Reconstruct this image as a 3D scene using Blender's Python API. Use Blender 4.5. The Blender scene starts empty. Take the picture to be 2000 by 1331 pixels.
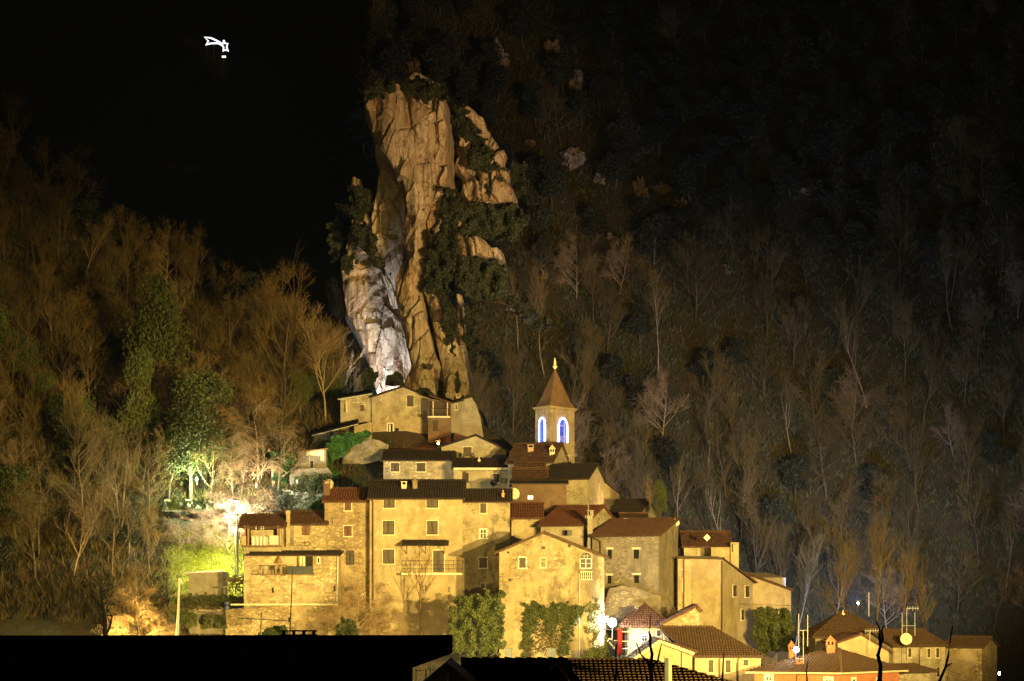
import bpy, bmesh, math, random
from mathutils import Vector, noise, Matrix
C = bpy.context.scene.collection
scn = bpy.context.scene
R = math.radians
random.seed(7)

# ------------------------------------------------------------------ camera, night sky, moon, exposure
cam_d = bpy.data.cameras.new('camera'); cam = bpy.data.objects.new('camera', cam_d); C.objects.link(cam)
cam.location = (0, 0, 0); cam.rotation_euler = (R(90), 0, 0)
cam_d.sensor_width = 36; cam_d.lens = 81.0; cam_d.shift_y = 0.2425
cam_d.clip_start = 0.5; cam_d.clip_end = 3000
scn.camera = cam
w = bpy.data.worlds.new('World'); scn.world = w; w.use_nodes = True
nt = w.node_tree; bg = nt.nodes['Background']
sky = nt.nodes.new('ShaderNodeTexSky'); sky.sky_type = 'NISHITA'; sky.sun_disc = False
sky.sun_elevation = R(-4.0); sky.sun_rotation = R(200)
nt.links.new(sky.outputs[0], bg.inputs[0]); bg.inputs[1].default_value = 0.03
sd = bpy.data.lights.new('moon', 'SUN'); sd.energy = 0.012; sd.angle = R(0.5); sd.color = (0.72, 0.8, 1.0)
so = bpy.data.objects.new('moon', sd); C.objects.link(so); so.rotation_euler = (R(48), 0, R(35)); so.location = (0, 0, 200)
scn.view_settings.view_transform = 'Standard'; scn.view_settings.look = 'None'
scn.view_settings.exposure = 0.0; scn.view_settings.gamma = 1.0; scn.view_settings.use_curve_mapping = False
scn.cycles.use_denoising = True
scn.cycles.max_bounces = 4; scn.cycles.diffuse_bounces = 2; scn.cycles.volume_bounces = 0
scn.cycles.sample_clamp_indirect = 4.0

K = 4500.0
def P(px, py, Y): return Vector(((px-1000)/K*Y, Y, (1150-py)/K*Y))
def PX(px, Y): return (px-1000)/K*Y
def PZ(py, Y): return (1150-py)/K*Y
def sst(a, b, v):
    t = (v-a)/(b-a); t = 0 if t < 0 else 1 if t > 1 else t
    return t*t*(3-2*t)
def lerp(a, b, t): return a+(b-a)*t

# ------------------------------------------------------------------ object helpers
def tag(o, label=None, cat=None, group=None, kind=None):
    if label: o['label'] = label
    if cat: o['category'] = cat
    if group: o['group'] = group
    if kind: o['kind'] = kind
    return o
def thing(name, label, cat, loc=(0, 0, 0), group=None):
    o = bpy.data.objects.new(name, None); C.objects.link(o); o.location = loc
    o.empty_display_size = 0.3
    return tag(o, label, cat, group)
def rootloc(o):
    while o.parent: o = o.parent
    return Vector(o.location)
class MB:
    def __init__(s): s.v = []; s.f = []
    def add(s, vs, fs):
        n = len(s.v); s.v += [tuple(x) for x in vs]; s.f += [tuple(i+n for i in f) for f in fs]
    def box(s, o, ax, ay, az):
        o = Vector(o); ax = Vector(ax); ay = Vector(ay); az = Vector(az)
        vs = [o, o+ax, o+ax+ay, o+ay, o+az, o+ax+az, o+ax+ay+az, o+ay+az]
        s.add(vs, [(0,3,2,1),(4,5,6,7),(0,1,5,4),(1,2,6,5),(2,3,7,6),(3,0,4,7)])
    def abox(s, x0, x1, y0, y1, z0, z1): s.box((x0,y0,z0), (x1-x0,0,0), (0,y1-y0,0), (0,0,z1-z0))
    def tube(s, pts, rad, n=6, cap=True):
        pts = [Vector(p) for p in pts]
        if not hasattr(rad, '__len__'): rad = [rad]*len(pts)
        rings = []; up = Vector((0.13, 0.21, 1)).normalized(); prev = None
        for i, p in enumerate(pts):
            d = (pts[min(i+1, len(pts)-1)]-pts[max(i-1, 0)])
            if d.length < 1e-6: d = Vector((0, 0, 1))
            d.normalize()
            a = d.cross(prev if prev is not None else (up if abs(d.dot(up)) < .9 else Vector((1, 0, 0))))
            if a.length < 1e-4: a = d.orthogonal()
            a.normalize(); b = d.cross(a); prev = b.cross(d) if False else (prev or up)
            rings.append([p+(a*math.cos(t*2*math.pi/n)+b*math.sin(t*2*math.pi/n))*rad[i] for t in range(n)])
        vs = [q for r in rings for q in r]; fs = []
        for i in range(len(pts)-1):
            for t in range(n):
                fs.append((i*n+t, i*n+(t+1) % n, (i+1)*n+(t+1) % n, (i+1)*n+t))
        if cap:
            fs.append(tuple(reversed(range(n)))); fs.append(tuple((len(pts)-1)*n+t for t in range(n)))
        s.add(vs, fs)
    def lathe(s, c, prof, n=12):
        c = Vector(c); vs = []; fs = []
        for r, z in prof:
            for t in range(n): vs.append(c+Vector((r*math.cos(t*2*math.pi/n), r*math.sin(t*2*math.pi/n), z)))
        for i in range(len(prof)-1):
            for t in range(n): fs.append((i*n+t, i*n+(t+1) % n, (i+1)*n+(t+1) % n, (i+1)*n+t))
        fs.append(tuple(reversed(range(n)))); fs.append(tuple((len(prof)-1)*n+t for t in range(n)))
        s.add(vs, fs)
    def build(s, name, mat, parent=None, smooth=False, loc=None, local=False):
        me = bpy.data.meshes.new(name)
        if parent is not None: off = Vector((0,0,0)) if local else rootloc(parent)
        elif loc is not None: off = Vector(loc)
        elif s.v and not local:
            xs = [v[0] for v in s.v]; ys = [v[1] for v in s.v]; zs = [v[2] for v in s.v]
            off = Vector(((min(xs)+max(xs))/2, (min(ys)+max(ys))/2, min(zs)))
        else: off = Vector((0,0,0))
        me.from_pydata([(v[0]-off.x, v[1]-off.y, v[2]-off.z) for v in s.v], [], s.f)
        me.materials.append(mat)
        if smooth: me.polygons.foreach_set('use_smooth', [True]*len(me.polygons))
        me.update()
        o = bpy.data.objects.new(name, me); C.objects.link(o)
        if parent is not None: o.parent = parent
        else: o.location = off
        return o
def copy_tree(o, parent=None):
    c = o.copy(); C.objects.link(c); c.parent = parent
    for ch in KIDS.get(o.name, []):
        copy_tree(ch, c)
    return c
KIDS = {}

# ------------------------------------------------------------------ materials
def newmat(name):
    m = bpy.data.materials.new(name); m.use_nodes = True
    return m, m.node_tree, m.node_tree.nodes['Principled BSDF']
def N(nt, t, **kw):
    n = nt.nodes.new(t)
    for k, v in kw.items(): setattr(n, k, v)
    return n
def posnode(nt, scale=(1,1,1)):
    g = N(nt, 'ShaderNodeNewGeometry'); mp = N(nt, 'ShaderNodeMapping')
    mp.inputs['Scale'].default_value = scale
    nt.links.new(g.outputs['Position'], mp.inputs[0]); return mp.outputs[0]
def noisen(nt, vec, scale, detail=5, rough=.6):
    n = N(nt, 'ShaderNodeTexNoise'); n.inputs['Scale'].default_value = scale
    n.inputs['Detail'].default_value = detail; n.inputs['Roughness'].default_value = rough
    nt.links.new(vec, n.inputs['Vector']); return n.outputs['Fac']
def ramp(nt, fac, stops):
    r = N(nt, 'ShaderNodeValToRGB'); e = r.color_ramp.elements
    while len(e) < len(stops): e.new(.5)
    for i, (p, c) in enumerate(stops):
        e[i].position = p; e[i].color = (*c, 1) if len(c) == 3 else c
    nt.links.new(fac, r.inputs[0]); return r.outputs[0]
def mix(nt, f, a, b, mode='MIX'):
    m = N(nt, 'ShaderNodeMix', data_type='RGBA', blend_type=mode)
    if isinstance(f, (int, float)): m.inputs[0].default_value = f
    else: nt.links.new(f, m.inputs[0])
    for s, v in ((6, a), (7, b)):
        if isinstance(v, tuple): m.inputs[s].default_value = (*v, 1)
        else: nt.links.new(v, m.inputs[s])
    return m.outputs[2]
def bump(nt, h, strength, dist, bsdf):
    b = N(nt, 'ShaderNodeBump'); b.inputs['Strength'].default_value = strength; b.inputs['Distance'].default_value = dist
    nt.links.new(h, b.inputs['Height']); nt.links.new(b.outputs[0], bsdf.inputs['Normal'])
def maskr(nt, fac, a, b):
    return ramp(nt, fac, [(a, (0,0,0)), (b, (1,1,1))])

def wall_mat(name, c1, c2, dark, stone=0.0, stain_shade=.5, seed=0.0, patch=None):  # stain strength: wall stains plus soft shadow variation put into the colour
    m, nt, bs = newmat(name)
    v = posnode(nt); v2 = posnode(nt, (1, 1, .35))
    base = mix(nt, maskr(nt, noisen(nt, v, .45+seed*.01, 6, .65), .35, .65), c1, c2)
    fine = noisen(nt, v, 6, 4, .7)
    base = mix(nt, .35, base, ramp(nt, fine, [(.3, tuple(x*.55 for x in c1)), (.7, tuple(min(1, x*1.15) for x in c1))]))
    if stone > 0:
        ds = noisen(nt, v, 3, 3)
        vo = N(nt, 'ShaderNodeTexVoronoi'); vo.inputs['Scale'].default_value = 1.0
        mp = posnode(nt, (2.3, 2.3, 4.4)); mx = N(nt, 'ShaderNodeVectorMath', operation='ADD')
        sc = N(nt, 'ShaderNodeVectorMath', operation='SCALE'); sc.inputs['Scale'].default_value = .9
        nc = N(nt, 'ShaderNodeTexNoise'); nc.inputs['Scale'].default_value = 1.5; nt.links.new(v, nc.inputs['Vector'])
        nt.links.new(nc.outputs['Color'], sc.inputs[0]); nt.links.new(mp, mx.inputs[0]); nt.links.new(sc.outputs[0], mx.inputs[1])
        nt.links.new(mx.outputs[0], vo.inputs['Vector'])
        vc = N(nt, 'ShaderNodeSeparateColor'); nt.links.new(vo.outputs['Color'], vc.inputs[0])
        stc = ramp(nt, vc.outputs[0], [(0, tuple(x*.5 for x in c2)), (.3, tuple(x*.85 for x in c2)), (.8, c1), (.95, tuple(min(1, x*1.25) for x in c1))])
        vo2 = N(nt, 'ShaderNodeTexVoronoi', feature='DISTANCE_TO_EDGE'); nt.links.new(mx.outputs[0], vo2.inputs['Vector']); vo2.inputs['Scale'].default_value = 1.0
        joint = ramp(nt, vo2.outputs['Distance'], [(.02, (1,1,1)), (.10, (0,0,0))])
        stc = mix(nt, joint, stc, tuple(x*.7 for x in c2))
        pm = maskr(nt, noisen(nt, v, .33, 4), .60-stone*.20, .66-stone*.18)
        base = mix(nt, pm, base, stc)
        hgt = mix(nt, pm, fine, mix(nt, joint, vc.outputs[0], (0,0,0)))
        bump(nt, hgt, .7, .12, bs)
    else:
        bump(nt, fine, .35, .05, bs)
    mid = noisen(nt, v, .95, 9, .74)
    base = mix(nt, .62, base, mix(nt, maskr(nt, mid, .40, .60), mix(nt, 1.0, base, (.50,.45,.36), 'MULTIPLY'), base))
    mid2 = noisen(nt, posnode(nt, (1,1,1.8)), 1.9, 9, .78)
    base = mix(nt, maskr(nt, mid2, .60, .70), base, mix(nt, 1.0, base, (1.35,1.32,1.25), 'MULTIPLY'))
    big = noisen(nt, v, .15, 5, .62); base = mix(nt, ramp(nt, big, [(.42, (0,0,0)), (.60, (.4,.4,.4))]), base, tuple(x*y for x, y in zip(c2, (.55,.52,.44))))
    st = noisen(nt, v2, .42, 9, .70)
    base = mix(nt, ramp(nt, st, [(.60-stain_shade*.10, (0,0,0)), (.665-stain_shade*.10, (min(1,.45+stain_shade*.55),)*3)]), base, dark)
    st2 = noisen(nt, posnode(nt, (1.0, 1.0, .8)), .9, 9, .74)
    base = mix(nt, ramp(nt, st2, [(.60-stain_shade*.06, (0,0,0)), (.66-stain_shade*.06, (.25+stain_shade*.5,)*3)]), base, tuple(x*1.25 for x in dark))
    streak = noisen(nt, posnode(nt, (1.6, 1.6, .12)), 1.0, 4, .6)
    base = mix(nt, ramp(nt, streak, [(.55, (0,0,0)), (.72, (min(1,stain_shade*.5),)*3)]), base, tuple(x*1.2 for x in dark))
    spk = noisen(nt, v, 2.6, 6, .75); base = mix(nt, ramp(nt, spk, [(.62, (0,0,0)), (.70, (.5,.5,.5))]), base, dark)
    nt.links.new(base, bs.inputs['Base Color']); bs.inputs['Roughness'].default_value = .92
    return m
def plain(name, col, rough=.8, metal=0, var=.25, scale=4.0, bmp=.2):
    m, nt, bs = newmat(name)
    f = noisen(nt, posnode(nt), scale, 5, .65)
    c = ramp(nt, f, [(.3, tuple(x*(1-var) for x in col)), (.7, tuple(min(1, x*(1+var)) for x in col))])
    nt.links.new(c, bs.inputs['Base Color']); bs.inputs['Roughness'].default_value = rough; bs.inputs['Metallic'].default_value = metal
    if bmp: bump(nt, f, bmp, .03, bs)
    return m
def emis(name, col, s):
    m, nt, bs = newmat(name)
    bs.inputs['Base Color'].default_value = (*col, 1)
    bs.inputs['Emission Color'].default_value = (*col, 1); bs.inputs['Emission Strength'].default_value = s
    return m
def leafmat(name, c1, c2, c3):
    m, nt, bs = newmat(name)
    f = noisen(nt, posnode(nt), .7, 3, .6); g = noisen(nt, posnode(nt), 5, 3, .7)
    oi = N(nt, 'ShaderNodeObjectInfo')
    c = mix(nt, maskr(nt, f, .35, .65), c1, c2); c = mix(nt, maskr(nt, g, .45, .7), c, c3)
    hv = N(nt, 'ShaderNodeHueSaturation'); mr = N(nt, 'ShaderNodeMapRange')
    mr.inputs[3].default_value = .6; mr.inputs[4].default_value = 1.35
    nt.links.new(oi.outputs['Random'], mr.inputs[0]); nt.links.new(mr.outputs[0], hv.inputs['Value'])
    nt.links.new(c, hv.inputs['Color']); nt.links.new(hv.outputs[0], bs.inputs['Base Color'])
    bs.inputs['Roughness'].default_value = .75
    return m
M = {}
CR = (.66, .57, .40)
M['cream'] = wall_mat('cream_plaster', (.58,.48,.31), (.48,.39,.24), (.25,.20,.12), 0, .5)
M['cream_stained'] = wall_mat('stained_plaster', (.58,.49,.33), (.44,.38,.26), (.13,.115,.08), .15, .95)
M['gable_plaster'] = wall_mat('rough_gable_plaster', (.54,.44,.28), (.42,.34,.20), (.15,.125,.07), .35, .85)
M['stone'] = wall_mat('rubble_stone', (.56,.45,.29), (.45,.35,.22), (.26,.20,.13), .95, .35)
M['stone_light'] = wall_mat('light_rubble', (.68,.56,.37), (.56,.46,.30), (.34,.27,.18), .85, .25)
M['stone_dark'] = wall_mat('grey_rubble', (.42,.36,.26), (.32,.275,.20), (.17,.15,.12), .75, .7)
M['stone_pale'] = wall_mat('pale_stone', (.62,.54,.40), (.52,.45,.33), (.3,.26,.2), .45, .3)
M['brown_wall'] = wall_mat('shaded_brown_plaster', (.25,.16,.105), (.19,.12,.08), (.10,.065,.045), 0, .4)  # dark brown also holds the shade of the shadowed house walls
M['grey_wall'] = wall_mat('grey_plaster', (.42,.38,.33), (.36,.33,.29), (.2,.18,.16), 0, .4)
M['smooth'] = wall_mat('smooth_plaster', (.60,.49,.31), (.53,.43,.27), (.30,.24,.15), 0, .3)
M['orange_wall'] = wall_mat('orange_plaster', (.66,.25,.12), (.6,.22,.10), (.4,.16,.08), 0, .15)
M['tile'] = plain('terracotta_tiles', (.10,.046,.026), .85, 0, .55, 1.6, .3)
M['tile_red'] = plain('red_terracotta_tiles', (.135,.045,.022), .85, 0, .45, 2.2, .3)
M['tile_dark'] = plain('near_black_tiles', (.026,.015,.011), .9, 0, .6, 1.3, .3)  # one near-black tile colour for the darkest roofs
M['tile_new'] = plain('newer_brown_tiles', (.10,.056,.03), .85, 0, .35, 3, .3)
M['white'] = plain('white_paint', (.8,.77,.68), .6, 0, .08, 5, .05)
M['creampaint'] = plain('cream_paint', (.76,.68,.48), .65, 0, .1, 5, .05)
M['shutter'] = plain('brown_shutter_paint', (.032,.019,.013), .6, 0, .3, 8, .2)
M['shutter_red'] = plain('red_brown_shutter_paint', (.11,.03,.018), .6, 0, .35, 8, .2)
M['dark'] = plain('dark_glass_and_shade', (.02,.017,.015), .25, 0, .3, 3, 0)  # window glass, and the painted shade of flat openings
M['metal'] = plain('dark_metal', (.07,.06,.055), .5, .6, .2, 6, .1)
M['metal_pale'] = plain('galvanised_metal', (.6,.6,.6), .45, .3, .12, 6, .1)
M['gutter'] = plain('copper_brown_gutter', (.12,.08,.055), .5, .4, .2, 6, .05)
M['wood'] = plain('weathered_wood', (.28,.17,.09), .8, 0, .35, 5, .3)
M['wood_dark'] = plain('dark_wood', (.07,.045,.03), .85, 0, .35, 5, .3)
M['brick'] = plain('brick_chimney', (.5,.33,.2), .85, 0, .35, 3, .4)
M['bark'] = plain('brown_bark', (.13,.09,.05), .9, 0, .5, 2.0, .5)
M['bark_pale'] = plain('pale_bark', (.34,.25,.16), .9, 0, .4, 2.0, .5)
M['bark_dark'] = plain('dark_bark', (.03,.025,.02), .9, 0, .4, 2.0, .5)

M['twig_tan'] = plain('tan_twigs', (.28,.19,.10), .9, 0, .35, .8, 0)
M['twig'] = leafmat('golden_brown_twigs', (.10,.085,.016), (.165,.085,.018), (.19,.135,.045))
M['leaf'] = leafmat('evergreen_leaves', (.010,.016,.007), (.02,.026,.01), (.035,.04,.015))
M['leaf_bright'] = leafmat('bright_green_leaves', (.02,.09,.015), (.045,.15,.02), (.08,.2,.04))
M['leaf_olive'] = leafmat('olive_leaves', (.045,.066,.011), (.08,.10,.018), (.14,.145,.035))
M['leaf_oak'] = leafmat('dark_oak_leaves', (.012,.016,.008), (.028,.03,.012), (.05,.045,.02))
M['grass_b'] = plain('meadow_grass', (.26,.27,.02), .9, 0, .5, 1.2, 0)
M['drygrass'] = plain('dry_stalks', (.5,.38,.26), .9, 0, .4, 1.5, 0)
M['navy'] = plain('navy_cloth', (.03,.04,.09), .9, 0, .3, 4, .1)
M['red'] = plain('red_cloth', (.6,.05,.05), .8, 0, .2, 4, .1)
M['cloth'] = plain('pale_cloth', (.72,.68,.6), .9, 0, .12, 4, .2)
M['blue'] = plain('blue_plastic', (.12,.16,.42), .5, 0, .2, 3, .05)
M['slate'] = plain('slate_grey_sheet', (.05,.06,.07), .7, 0, .3, 2, .1)
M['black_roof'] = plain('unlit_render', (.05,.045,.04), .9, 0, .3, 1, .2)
M['neon'] = emis('blue_white_neon', (.36,.46,1.0), 11.0)
M['starlight'] = emis('white_light_rope', (.86,.93,1.0), 1.6)
M['bulb_white'] = emis('white_bulb', (.92,.97,1.0), 60)
M['bulb_warm'] = emis('warm_bulb', (1.0,.62,.2), 30)
M['pane_lit'] = emis('lit_window_pane', (.92,.95,.85), 1.3)
def blue_glow():
    m, nt, bs = newmat('blue_lit_belfry')
    f = noisen(nt, posnode(nt), 1.6, 3)
    c = ramp(nt, f, [(.35, (.0,.03,.35)), (.5, (.05,.06,.75)), (.65, (.0,.25,.8))])
    nt.links.new(c, bs.inputs['Emission Color']); bs.inputs['Emission Strength'].default_value = .9
    bs.inputs['Base Color'].default_value = (.05,.05,.2,1); return m
M['belfry'] = blue_glow()
def rock_mat():
    m, nt, bs = newmat('limestone_rock')
    v = posnode(nt); vs = posnode(nt, (1, 1, .22))
    a = noisen(nt, vs, .35, 8, .7); b = noisen(nt, v, .12, 6, .65); c = noisen(nt, vs, 1.5, 8, .75)
    base = mix(nt, maskr(nt, b, .42, .58), (.42,.33,.23), (.30,.18,.095))
    base = mix(nt, maskr(nt, a, .46, .58), base, (.50,.42,.32))
    base = mix(nt, maskr(nt, c, .5, .68), base, (.20,.13,.08))
    base = mix(nt, maskr(nt, noisen(nt, posnode(nt, (1.3,1.3,.1)), .6, 6, .7), .56, .68), base, (.16,.10,.06))
    base = mix(nt, maskr(nt, noisen(nt, v, .5, 9, .8), .56, .64), base, (.07,.06,.035))
    nt.links.new(base, bs.inputs['Base Color']); bs.inputs['Roughness'].default_value = .95
    h = mix(nt, .5, c, noisen(nt, vs, .5, 9, .8)); bump(nt, h, 1.0, .6, bs); return m
M['rock'] = rock_mat()
def ground_mat():
    m, nt, bs = newmat('hillside_soil')
    v = posnode(nt); a = noisen(nt, v, .12, 6, .7); b = noisen(nt, v, 1.5, 6, .75)
    base = mix(nt, maskr(nt, a, .4, .62), (.075,.052,.028), (.05,.065,.02))
    base = mix(nt, maskr(nt, b, .42, .68), base, (.13,.085,.045))
    # meadow patch left of the village
    g = N(nt, 'ShaderNodeNewGeometry'); sp = N(nt, 'ShaderNodeSeparateXYZ'); nt.links.new(g.outputs['Position'], sp.inputs[0])
    def band(o, lo, hi, soft):
        r1 = N(nt, 'ShaderNodeMapRange'); r1.inputs[1].default_value = lo-soft; r1.inputs[2].default_value = lo+soft
        r2 = N(nt, 'ShaderNodeMapRange'); r2.inputs[1].default_value = hi+soft; r2.inputs[2].default_value = hi-soft
        nt.links.new(o, r1.inputs[0]); nt.links.new(o, r2.inputs[0])
        mu = N(nt, 'ShaderNodeMath', operation='MULTIPLY'); nt.links.new(r1.outputs[0], mu.inputs[0]); nt.links.new(r2.outputs[0], mu.inputs[1]); return mu.outputs[0]
    mm = N(nt, 'ShaderNodeMath', operation='MULTIPLY')
    nt.links.new(band(sp.outputs[0], -39, -28, 2.5), mm.inputs[0]); nt.links.new(band(sp.outputs[1], 256, 277, 2), mm.inputs[1])
    base = mix(nt, mm.outputs[0], base, mix(nt, b, (.16,.20,.01), (.30,.27,.02)))
    nt.links.new(base, bs.inputs['Base Color']); bs.inputs['Roughness'].default_value = 1
    bump(nt, b, .8, .3, bs); return m
M['ground'] = ground_mat()
# ------------------------------------------------------------------ terrain
def vil_cap(x):
    return lerp(62, 24, sst(-10, 16, x))
RID = [(-200,96),(-120,84),(-77,67),(-65,56),(-57,50),(-46,44),(-38,40),(-31,34),(-24,30),(-15,28)]
def ridge(x):
    if x <= RID[0][0]: return RID[0][1]
    for (a, ha), (b, hb) in zip(RID, RID[1:]):
        if x <= b: return lerp(ha, hb, (x-a)/(b-a))
    return RID[-1][1]
def terr(x, Y):
    if Y < 250: v = -6+.38*(Y-250)
    else: v = -6+.5*min(Y-250, vil_cap(x))
    v = max(v, -27)
    if Y < 110: v = lerp(-18, v, sst(60, 110, Y))
    wr = sst(15, 38, x)
    if Y > 225: v = lerp(v, min(v, -15), wr*sst(225, 250, Y))
    if Y > 300 and x > -25: v = lerp(v, -15, sst(305, 335, Y)*sst(-6, 10, x))
    # right hill
    h = -16+.78*(Y-322)
    h = lerp(-20, h, sst(-44, -22, x+max(0, (Y-340))*.05)) if Y > 322 else -30
    if Y > 600: h = min(h, -16+.78*278)
    # left hill
    H = ridge(x)
    if Y < 270: l = -30
    elif Y < 345: l = lerp(4, H, (Y-270)/75)
    else: l = H-(Y-345)*.9
    l = lerp(l, -25, sst(-34, -20, x)) if l > -25 else l
    z = max(v, h, l)
    n = noise.noise(Vector((x*.09, Y*.09, 3)))*1.2+noise.noise(Vector((x*.3, Y*.3, 8)))*.4
    calm = 1-.75*(sst(-45, -30, x)*(1-sst(34, 44, x))*sst(235, 245, Y)*(1-sst(295, 305, Y)))
    return z+n*calm
def axis(a, b, segs):
    out = []; v = a
    for lim, st in segs:
        while v < lim: out.append(v); v += st
    out.append(b); return out
XS = axis(-260, 260, [(-110, 6), (-50, 2.2), (50, 1.5), (120, 3), (260, 7)])
YS = axis(6, 660, [(220, 7), (320, 1.6), (400, 2.4), (520, 4), (660, 8)])
m = MB(); nx = len(XS)
for y in YS:
    for x in XS: m.v.append((x, y, terr(x, y)))
for j in range(len(YS)-1):
    for i in range(nx-1): m.f.append((j*nx+i, j*nx+i+1, (j+1)*nx+i+1, (j+1)*nx+i))
tag(m.build('hillside', M['ground'], smooth=True, loc=(0,0,0)), kind='structure')
# the far mountain that carries the comet
M['far'] = plain('far_mountain_scrub', (.012,.012,.009), 1, 0, .4, .05, 0)
m = MB(); fx = [-420+i*14 for i in range(61)]; fy = [600+j*14 for j in range(20)]
def farz(x, Y):
    c = 150*math.exp(-((x+88)/120)**2)+34*math.exp(-((x-160)/150)**2)+60*math.exp(-((x+330)/120)**2)
    return -30+c*sst(500, 690, Y)*(1-sst(760, 880, Y))*1.3+noise.noise(Vector((x*.03, Y*.03, 1)))*7
for y in fy:
    for x in fx: m.v.append((x, y, farz(x, y)))
for j in range(len(fy)-1):
    for i in range(60): m.f.append((j*61+i, j*61+i+1, (j+1)*61+i+1, (j+1)*61+i))
tag(m.build('far_mountain', M['far'], smooth=True, loc=(0,0,0)), kind='structure')

# ------------------------------------------------------------------ cliff: rock bodies lofted from their edges
def itp(tab, y):
    if y <= tab[0][0]: return tab[0][1]
    for (a, va), (b, vb) in zip(tab, tab[1:]):
        if y <= b: return lerp(va, vb, (y-a)/(b-a))
    return tab[-1][1]
CL = MB()
def rock_body(L, Rt, Yf, depth, step=3.2, nseg=44, bulge=3.0, rough=1.0, seed=0, jag=0.5, wob=5):
    """L, Rt: (height mark, edge) tables; Yf: (mark, distance) table."""
    y0, y1 = L[0][0], L[-1][0]; rows = []; y = y1
    marks = []
    while y > y0: marks.append(y); y -= step
    marks.append(y0)
    for y in marks:
        Y = itp(Yf, y); z = PZ(y, Y)
        j1 = noise.noise(Vector((y*.045, seed, 0)))*wob; j2 = noise.noise(Vector((y*.045, seed+9, 0)))*wob
        xl = PX(itp(L, y)+j1*jag, Y); xr = PX(itp(Rt, y)+j2*jag, Y)
        if xr-xl < .3: xr = xl+.3
        row = []
        for i in range(nseg+1):
            t = i/nseg; x = lerp(xl, xr, t)
            edge = min(1, 11*min(t, 1-t)); edge = math.sqrt(edge)
            yy = Y+(1-edge)*depth*.45-bulge*math.sin(math.pi*t)
            p = Vector((x*.16+seed, 1.7*seed, z*.05))
            rid = 1-abs(noise.noise(p*1.6))*2
            d = rid*1.5+noise.fractal(Vector((x*.2+seed, z*.08, seed)), .9, 2.1, 4)*1.5
            for sc_, am, ti in ((.16, 2.2, 1.6), (.42, .8, 1.0), (1.1, .12, .35)):
                wq = Vector((x+noise.noise(Vector((x*.3, z*.2, seed)))*1.2, z*.5, seed*3))*sc_
                ds_, pp = noise.voronoi(wq); cid = pp[0]
                hh = math.sin(cid.x*12.9898+cid.y*78.233+cid.z*37.7)*43758.5453; hh -= math.floor(hh)
                h2 = math.sin(cid.x*39.3+cid.y*11.1+cid.z*7.7)*24634.63; h2 -= math.floor(h2)
                lo_ = wq-cid; gap = ds_[1]-ds_[0]
                d += (hh-.5)*am+(lo_.x*(h2-.5)*2+lo_.y*(hh-.3)*2)*ti/1-max(0, .05-gap)*am*(5 if sc_ < .3 else 1.5)
            yy -= d*rough*edge
            row.append((x, yy, z+noise.noise(Vector((x*.5, z*.5, seed)))*.3))
        row.append((xr, Y+depth, z)); row.append((xl, Y+depth, z))
        rows.append(row)
    n = len(rows[0]); vs = [q for r in rows for q in r]; fs = []
    for j in range(len(rows)-1):
        for i in range(n): fs.append((j*n+i, j*n+(i+1) % n, (j+1)*n+(i+1) % n, (j+1)*n+i))
    fs.append(tuple(reversed(range(n)))); fs.append(tuple((len(rows)-1)*n+i for i in range(n)))
    CL.add(vs, fs)
# main pillar with its overhanging head
rock_body([(150,800),(165,778),(185,765),(205,762),(250,752),(290,757),(310,763),(360,779),(385,786),(430,788),(500,787),(530,768),(560,767),(600,772),(640,782),(690,795),(710,800),(725,797),(745,785),(890,770)],
          [(150,835),(165,868),(200,878),(250,884),(300,882),(350,886),(380,874),(420,864),(445,848),(500,836),(550,827),(580,828),(620,836),(660,849),(700,858),(750,885),(800,905),(890,940)],
          [(150,337),(250,334),(450,332),(700,326),(890,318)], 26, bulge=2.5, seed=1.3, step=2.6, nseg=60)
# head lobe to the left
rock_body([(168,735),(190,716),(205,706),(225,714),(250,720),(290,727),(305,748),(330,764),(352,774)],
          [(168,790),(190,796),(205,798),(225,800),(290,800),(330,800),(352,800)],
          [(168,334),(352,333)], 24, bulge=2.0, seed=4.1, step=2.4, nseg=36, jag=.3)
# recessed brown face left of the pillar
rock_body([(296,742),(340,735),(400,724),(430,718),(500,728),(540,745),(600,760)],
          [(296,800),(400,800),(600,800)], [(296,346),(600,343)], 22, bulge=1, seed=7.7, step=3, rough=.8)
rock_body([(352,688),(380,684),(420,690),(450,682),(485,672),(530,657),(570,660),(610,666),(650,690),(700,712),(760,728),(800,735)],
          [(352,706),(400,724),(450,735),(530,790),(600,800),(700,812),(800,812)], [(352,354),(500,350),(800,336)], 24, bulge=1.5, seed=12.2, step=3)
# right shoulder
rock_body([(222,898),(240,890),(300,886),(350,893),(380,898),(400,906)],
          [(222,925),(240,945),(262,962),(280,970),(300,990),(330,1000),(360,1000),(385,1010),(400,1014)], [(222,346),(400,341)], 20, bulge=2, seed=16.4, rough=1.6, step=2.2, jag=2.2, wob=7)
rock_body([(440,888),(470,892),(490,896),(510,898)], [(440,905),(470,920),(490,985),(510,990)], [(440,343),(510,341)], 16, seed=19, rough=1.4, jag=2.0)
# lower crags down to the houses
rock_body([(575,838),(620,842),(680,852),(740,862),(900,868)], [(575,850),(600,868),(640,884),(680,900),(720,915),(760,922),(820,945),(900,985)],
          [(575,332),(700,325),(900,313)], 24, bulge=1.2, seed=22.8, rough=1.1, step=2.6)
rock_body([(575,890),(620,893),(700,896),(760,905),(900,930)], [(575,902),(620,904),(660,908),(700,916),(760,925),(820,950),(860,965),(900,985)],
          [(575,338),(700,330),(900,314)], 22, bulge=.8, seed=25.8, rough=1.0, step=2.6, nseg=26)
cl = CL.build('cliff', M['rock'], smooth=False, loc=(0,0,0)); tag(cl, kind='structure')
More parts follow.
